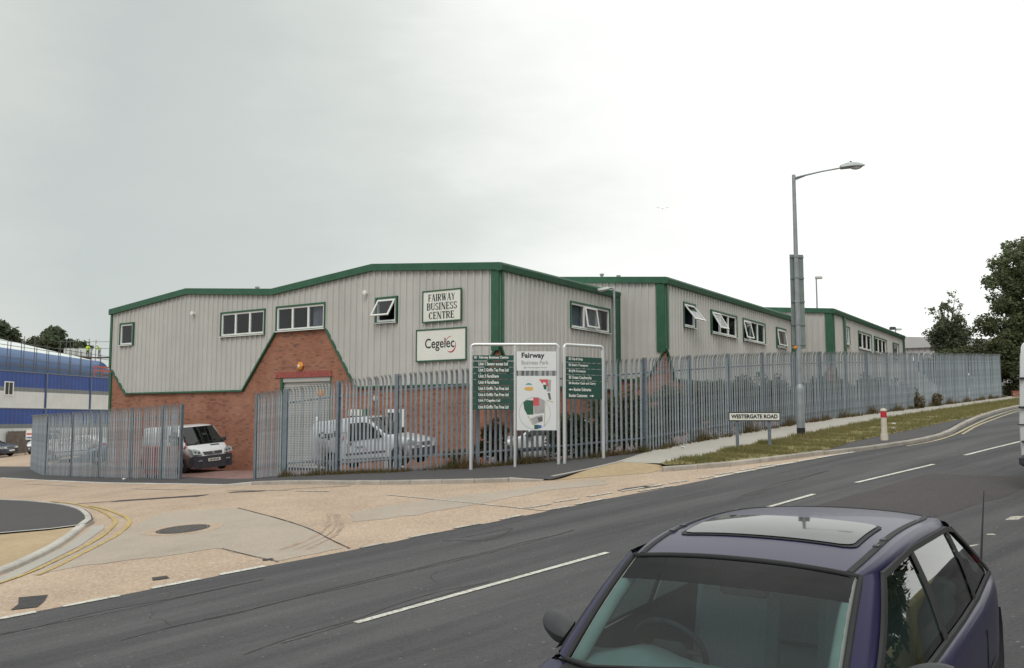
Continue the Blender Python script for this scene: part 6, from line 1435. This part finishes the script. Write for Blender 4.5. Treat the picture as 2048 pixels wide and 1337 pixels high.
for i, (x, y, w, h, lb) in enumerate([(34.2, 70.5, 2.6, 4.0, 'dark bush at the left of the thicket behind the far fence'), (38.2, 70.5, 3.0, 6.0, 'dark bush in the middle of the thicket behind the far fence'), (37.6, 67.6, 2.2, 5.0, 'dark bush just past the end of the long fence'), (41.5, 68.5, 3.0, 6.5, 'dark bush at the right of the thicket by the road'), (36.4, 64.4, 1.6, 2.6, 'low bush beside the low brick wall')]):
    tree('bush', lb, 'bush', g0(x, y), [(0, 0, h * .5, w, w, h * .5), (w * .4, 0, h * .72, w * .6, w * .6, h * .3), (-w * .45, .3, h * .62, w * .55, w * .5, h * .3)], 24000, .12, M_leaf2, 20 + i, .12, h * .7, group='thicket behind the far fence', clumps=40, cl=.36)
# undergrowth inside the roadside fence
nrm = Vector((-(FB - FA).y, (FB - FA).x)).normalized()
spots = [(-2.0, 1.1, 1.5, 'ivy covered bush behind the narrow notice board'), (.6, 1.3, 2.4, 'dark bush behind the first bay of the long fence'), (2.9, 1.2, 2.0, 'dark bush behind the second bay of the long fence'), (5.1, 1.3, 2.3, 'dark bush behind the street name plate'), (7.6, 1.3, 2.2, 'dark bush behind the fence left of the lamp column'), (10.2, 1.3, 2.4, 'dark bush behind the fence at the lamp column'), (12.6, 1.2, 2.1, 'dark bush behind the fence right of the lamp column'), (15.0, 1.2, 2.0, 'bush behind the fence just left of the bollard'), (17.4, 1.2, 2.0, 'bush behind the fence above the bollard'), (19.9, 1.1, 1.9, 'bush behind the fence right of the bollard'), (22.6, 1.1, 1.8, 'bush behind the fence short of the weed tufts'), (25.6, 1.1, 1.6, 'bush behind the fence at the first weed tuft')]
for i, (t, dd, h, lb) in enumerate(spots):
    p = FA + (FB - FA).normalized() * t + nrm * dd
    if i == 0: p = Vector((2.1, 28.9))
    tree('bush', lb, 'bush', g0(p.x, p.y), [(0, 0, h * .45, 1.25, .9, h * .5), (.5, .1, h * .75, .7, .6, h * .35), (-.6, 0, h * .7, .6, .6, h * .32)], 4200, .075, M_leaf2, 50 + i, .05, h * .8, group='undergrowth behind the roadside fence', clumps=34, cl=.40)
tree('bush', 'reddish brown dying shrub at the left post of the notice board', 'bush', (-.6, 27.75, tz(-.6, 27.75)), [(0, 0, .6, .55, .4, .6), (.15, 0, 1.25, .4, .3, .45)], 4200, .05, M_leaf5, 71, .03, 1.0, clumps=26, cl=.42)
tree('bush', 'greener shrub low behind the fence right of the small van', 'bush', (-1.8, 28.2, tz(-1.8, 28.2)), [(0, 0, .35, .5, .35, .35)], 900, .05, M_leaf5, 72, .03, .5, clumps=14, cl=.42)
# left, beyond the shed
tree('dense_tree', 'dark tree behind the white shed roof at the left edge', 'tree', (-90, 158, 0), [(0, 0, 15.5, 6, 5, 5), (4, 0, 13.5, 4.5, 4, 4), (-6, 0, 18, 6, 5, 5), (9.5, 0, 12.5, 2.5, 2.5, 2)], 12000, .42, M_leaf4, 8, .6, 15, clumps=50, cl=.34)
tree('dense_tree', 'rounded dark tree behind the scaffold', 'tree', (-74.5, 150, 0), [(0, 0, 13.6, 4.6, 4, 4), (-2.8, 0, 12.2, 2.8, 3, 3), (3.3, 0, 12.2, 3, 3, 3)], 12000, .36, M_leaf4, 9, .5, 14, clumps=60, cl=.36)
# trees on the near side of the road, past the right edge of the view
for i, (x, y, h, lb) in enumerate([(16, 9.5, 9.5, 'nearest roadside tree on the near verge beyond the lay-by'), (26, 19, 9, 'second roadside tree on the near verge'), (34, 27, 10, 'third roadside tree on the near verge')]):
    tree('roadside_tree', lb, 'tree', g0(x, y), [(0, 0, h * .62, h * .36, h * .36, h * .36), (h * .12, 0, h * .8, h * .25, h * .25, h * .22), (0, 0, h * .35, h * .34, h * .34, h * .3)], 7000, .22, M_leaf1, 90 + i, .22, h * .8, group='near side trees', clumps=40, cl=.36)
for i in range(9):
    x, y = xy(2.5 + i * 2.6, -10.2 - .7 * (i % 2)); h = 4.2 + .9 * math.sin(i * 2.3)
    tree('hedge_bush', ['hedge bush nearest the camera on the near bank', 'second hedge bush along the near bank', 'third hedge bush along the near bank', 'fourth hedge bush along the near bank', 'fifth hedge bush along the near bank', 'sixth hedge bush along the near bank', 'seventh hedge bush along the near bank', 'eighth hedge bush along the near bank', 'last hedge bush along the near bank'][i], 'bush', g0(x, y), [(0, 0, h * .5, 1.9, 1.6, h * .5), (.6, 0, h * .8, 1.1, 1, h * .3)], 4200, .12, M_leaf2, 120 + i, .08, h * .7, group='hedge on the near bank', clumps=26, cl=.42)
# grass on the verge and weeds along the fence foot
def inside(p, poly):
    c = False; j = len(poly) - 1
    for i in range(len(poly)):
        if (poly[i][1] > p[1]) != (poly[j][1] > p[1]) and p[0] < (poly[j][0] - poly[i][0]) * (p[1] - poly[i][1]) / (poly[j][1] - poly[i][1]) + poly[i][0]: c = not c
        j = i
    return c
def blades(name, pts, hmin, hmax, w, mat, label, cat='grass', k=4, base=.11):
    rnd = random.Random(4); vs = []; fs = []
    for (x, y, hs) in pts:
        z0 = tz(x, y) + base
        for _ in range(k):
            a = rnd.uniform(0, 6.283); h = rnd.uniform(hmin, hmax) * hs; lx_, ly_ = rnd.gauss(0, .35) * h, rnd.gauss(0, .35) * h; px, py = x + rnd.uniform(-.05, .05), y + rnd.uniform(-.05, .05); i = len(vs)
            vs += [(px - w * math.cos(a), py - w * math.sin(a), z0 - .01), (px + w * math.cos(a), py + w * math.sin(a), z0 - .01), (px + lx_, py + ly_, z0 + h)]; fs.append((i, i + 1, i + 2))
    me = bpy.data.meshes.new(name); me.from_pydata(vs, [], fs); me.materials.append(mat); return tag(place(name, me), label, cat, kind='stuff')
rnd = random.Random(12); pts = []
while len(pts) < 13000:
    t = rnd.random() ** 1.7; x, y = 3.9 + t * 30 + rnd.uniform(-1, 4), 24 + t * 36 + rnd.uniform(-2, 3.5)
    if inside((x, y), verge):
        nz_ = math.sin(x * 2.1) * math.sin(y * 1.7) + .6 * math.sin(x * 5 + y * 3.3)
        if nz_ > -.1 or rnd.random() < .22: pts.append((x, y, .6 + .5 * max(0, nz_)))
blades('verge_grass', pts, .05, .17, .010, M_grass, 'short dry grass on the roadside verge')
pts = []
def along(pl, n, spread):
    seg = [(Vector(a), Vector(b)) for a, b in zip(pl, pl[1:])]; Ls_ = [(b - a).length for a, b in seg]
    for _ in range(n):
        r = rnd.random() * sum(Ls_)
        for (a, b), l_ in zip(seg, Ls_):
            if r < l_: q = a.lerp(b, r / l_); break
            r -= l_
        cl_ = math.sin(q.x * 3.1) + math.sin(q.y * 4.7)
        if cl_ > -.2 or rnd.random() < .2: pts.append((q.x + rnd.gauss(0, spread), q.y + rnd.gauss(0, spread) - .05, .5 + .6 * max(0, cl_)))
along(fence_front[1:], 1500, .13); along([(4.15, 28.6), tuple(FB)], 2600, .14)
blades('fence_weeds', pts, .05, .32, .012, M_leaf5, 'dry brown weeds along the foot of the fences', 'weeds', 4)
for i, (t, lb) in enumerate(((25.6, 'tuft of tall weeds at the fence foot past the bollard'), (28.6, 'smaller weed tuft at the fence foot farther right'))):
    p = FA + (FB - FA).normalized() * t - nrm * .25
    tree('weed_clump', lb, 'plant', (p.x, p.y, tz(p.x, p.y) + .1), [(0, 0, .32, .28, .28, .4)], 260, .07, M_leaf5, 80 + i, .02, .5, limbs=False)
for i, (x, y, lb) in enumerate(((13.8, 33.6, 'white crumpled litter on the verge right of the bollard'), (12.9, 31.4, 'small scrap of white litter on the verge beyond the bollard'), (5.3, 28.9, 'white scrap of litter at the fence foot'), (-15.2, 36.6, 'pale litter on the footway by the left fence'))):
    mb = MB(); T = Matrix.Translation((x, y, tz(x, y) + (.16 if i < 2 else .13))); rn = random.Random(i)
    mb.lathe([(.02, -.03), (.06, -.02), (.08, .01), (.03, .03), (.0, .03)], 7, T); o = mb.build('litter', M_litter); 
    for v in o.data.vertices: v.co += Vector((rn.uniform(-.03, .03), rn.uniform(-.03, .03), rn.uniform(-.015, .015)))
    tag(o, lb, 'litter')
gl_ = tag(empty('gull', (24, 145, 36.0)), 'tiny bird gliding in the pale sky', 'bird')
MB().add([(0, -.25, 0), (0, .3, .02), (.12, 0, .04), (.8, -.05, .22), (1.0, -.2, .12), (.75, .12, .2), (-.8, -.05, .22), (-1.0, -.2, .12), (-.75, .12, .2), (0, 0, -.1), (-.12, 0, .04)], [(0, 2, 1), (0, 1, 10), (0, 9, 2), (0, 10, 9), (1, 2, 9), (1, 9, 10), (2, 3, 5), (3, 4, 5), (10, 8, 6), (6, 8, 7)]).build('body', M_farclad, gl_)
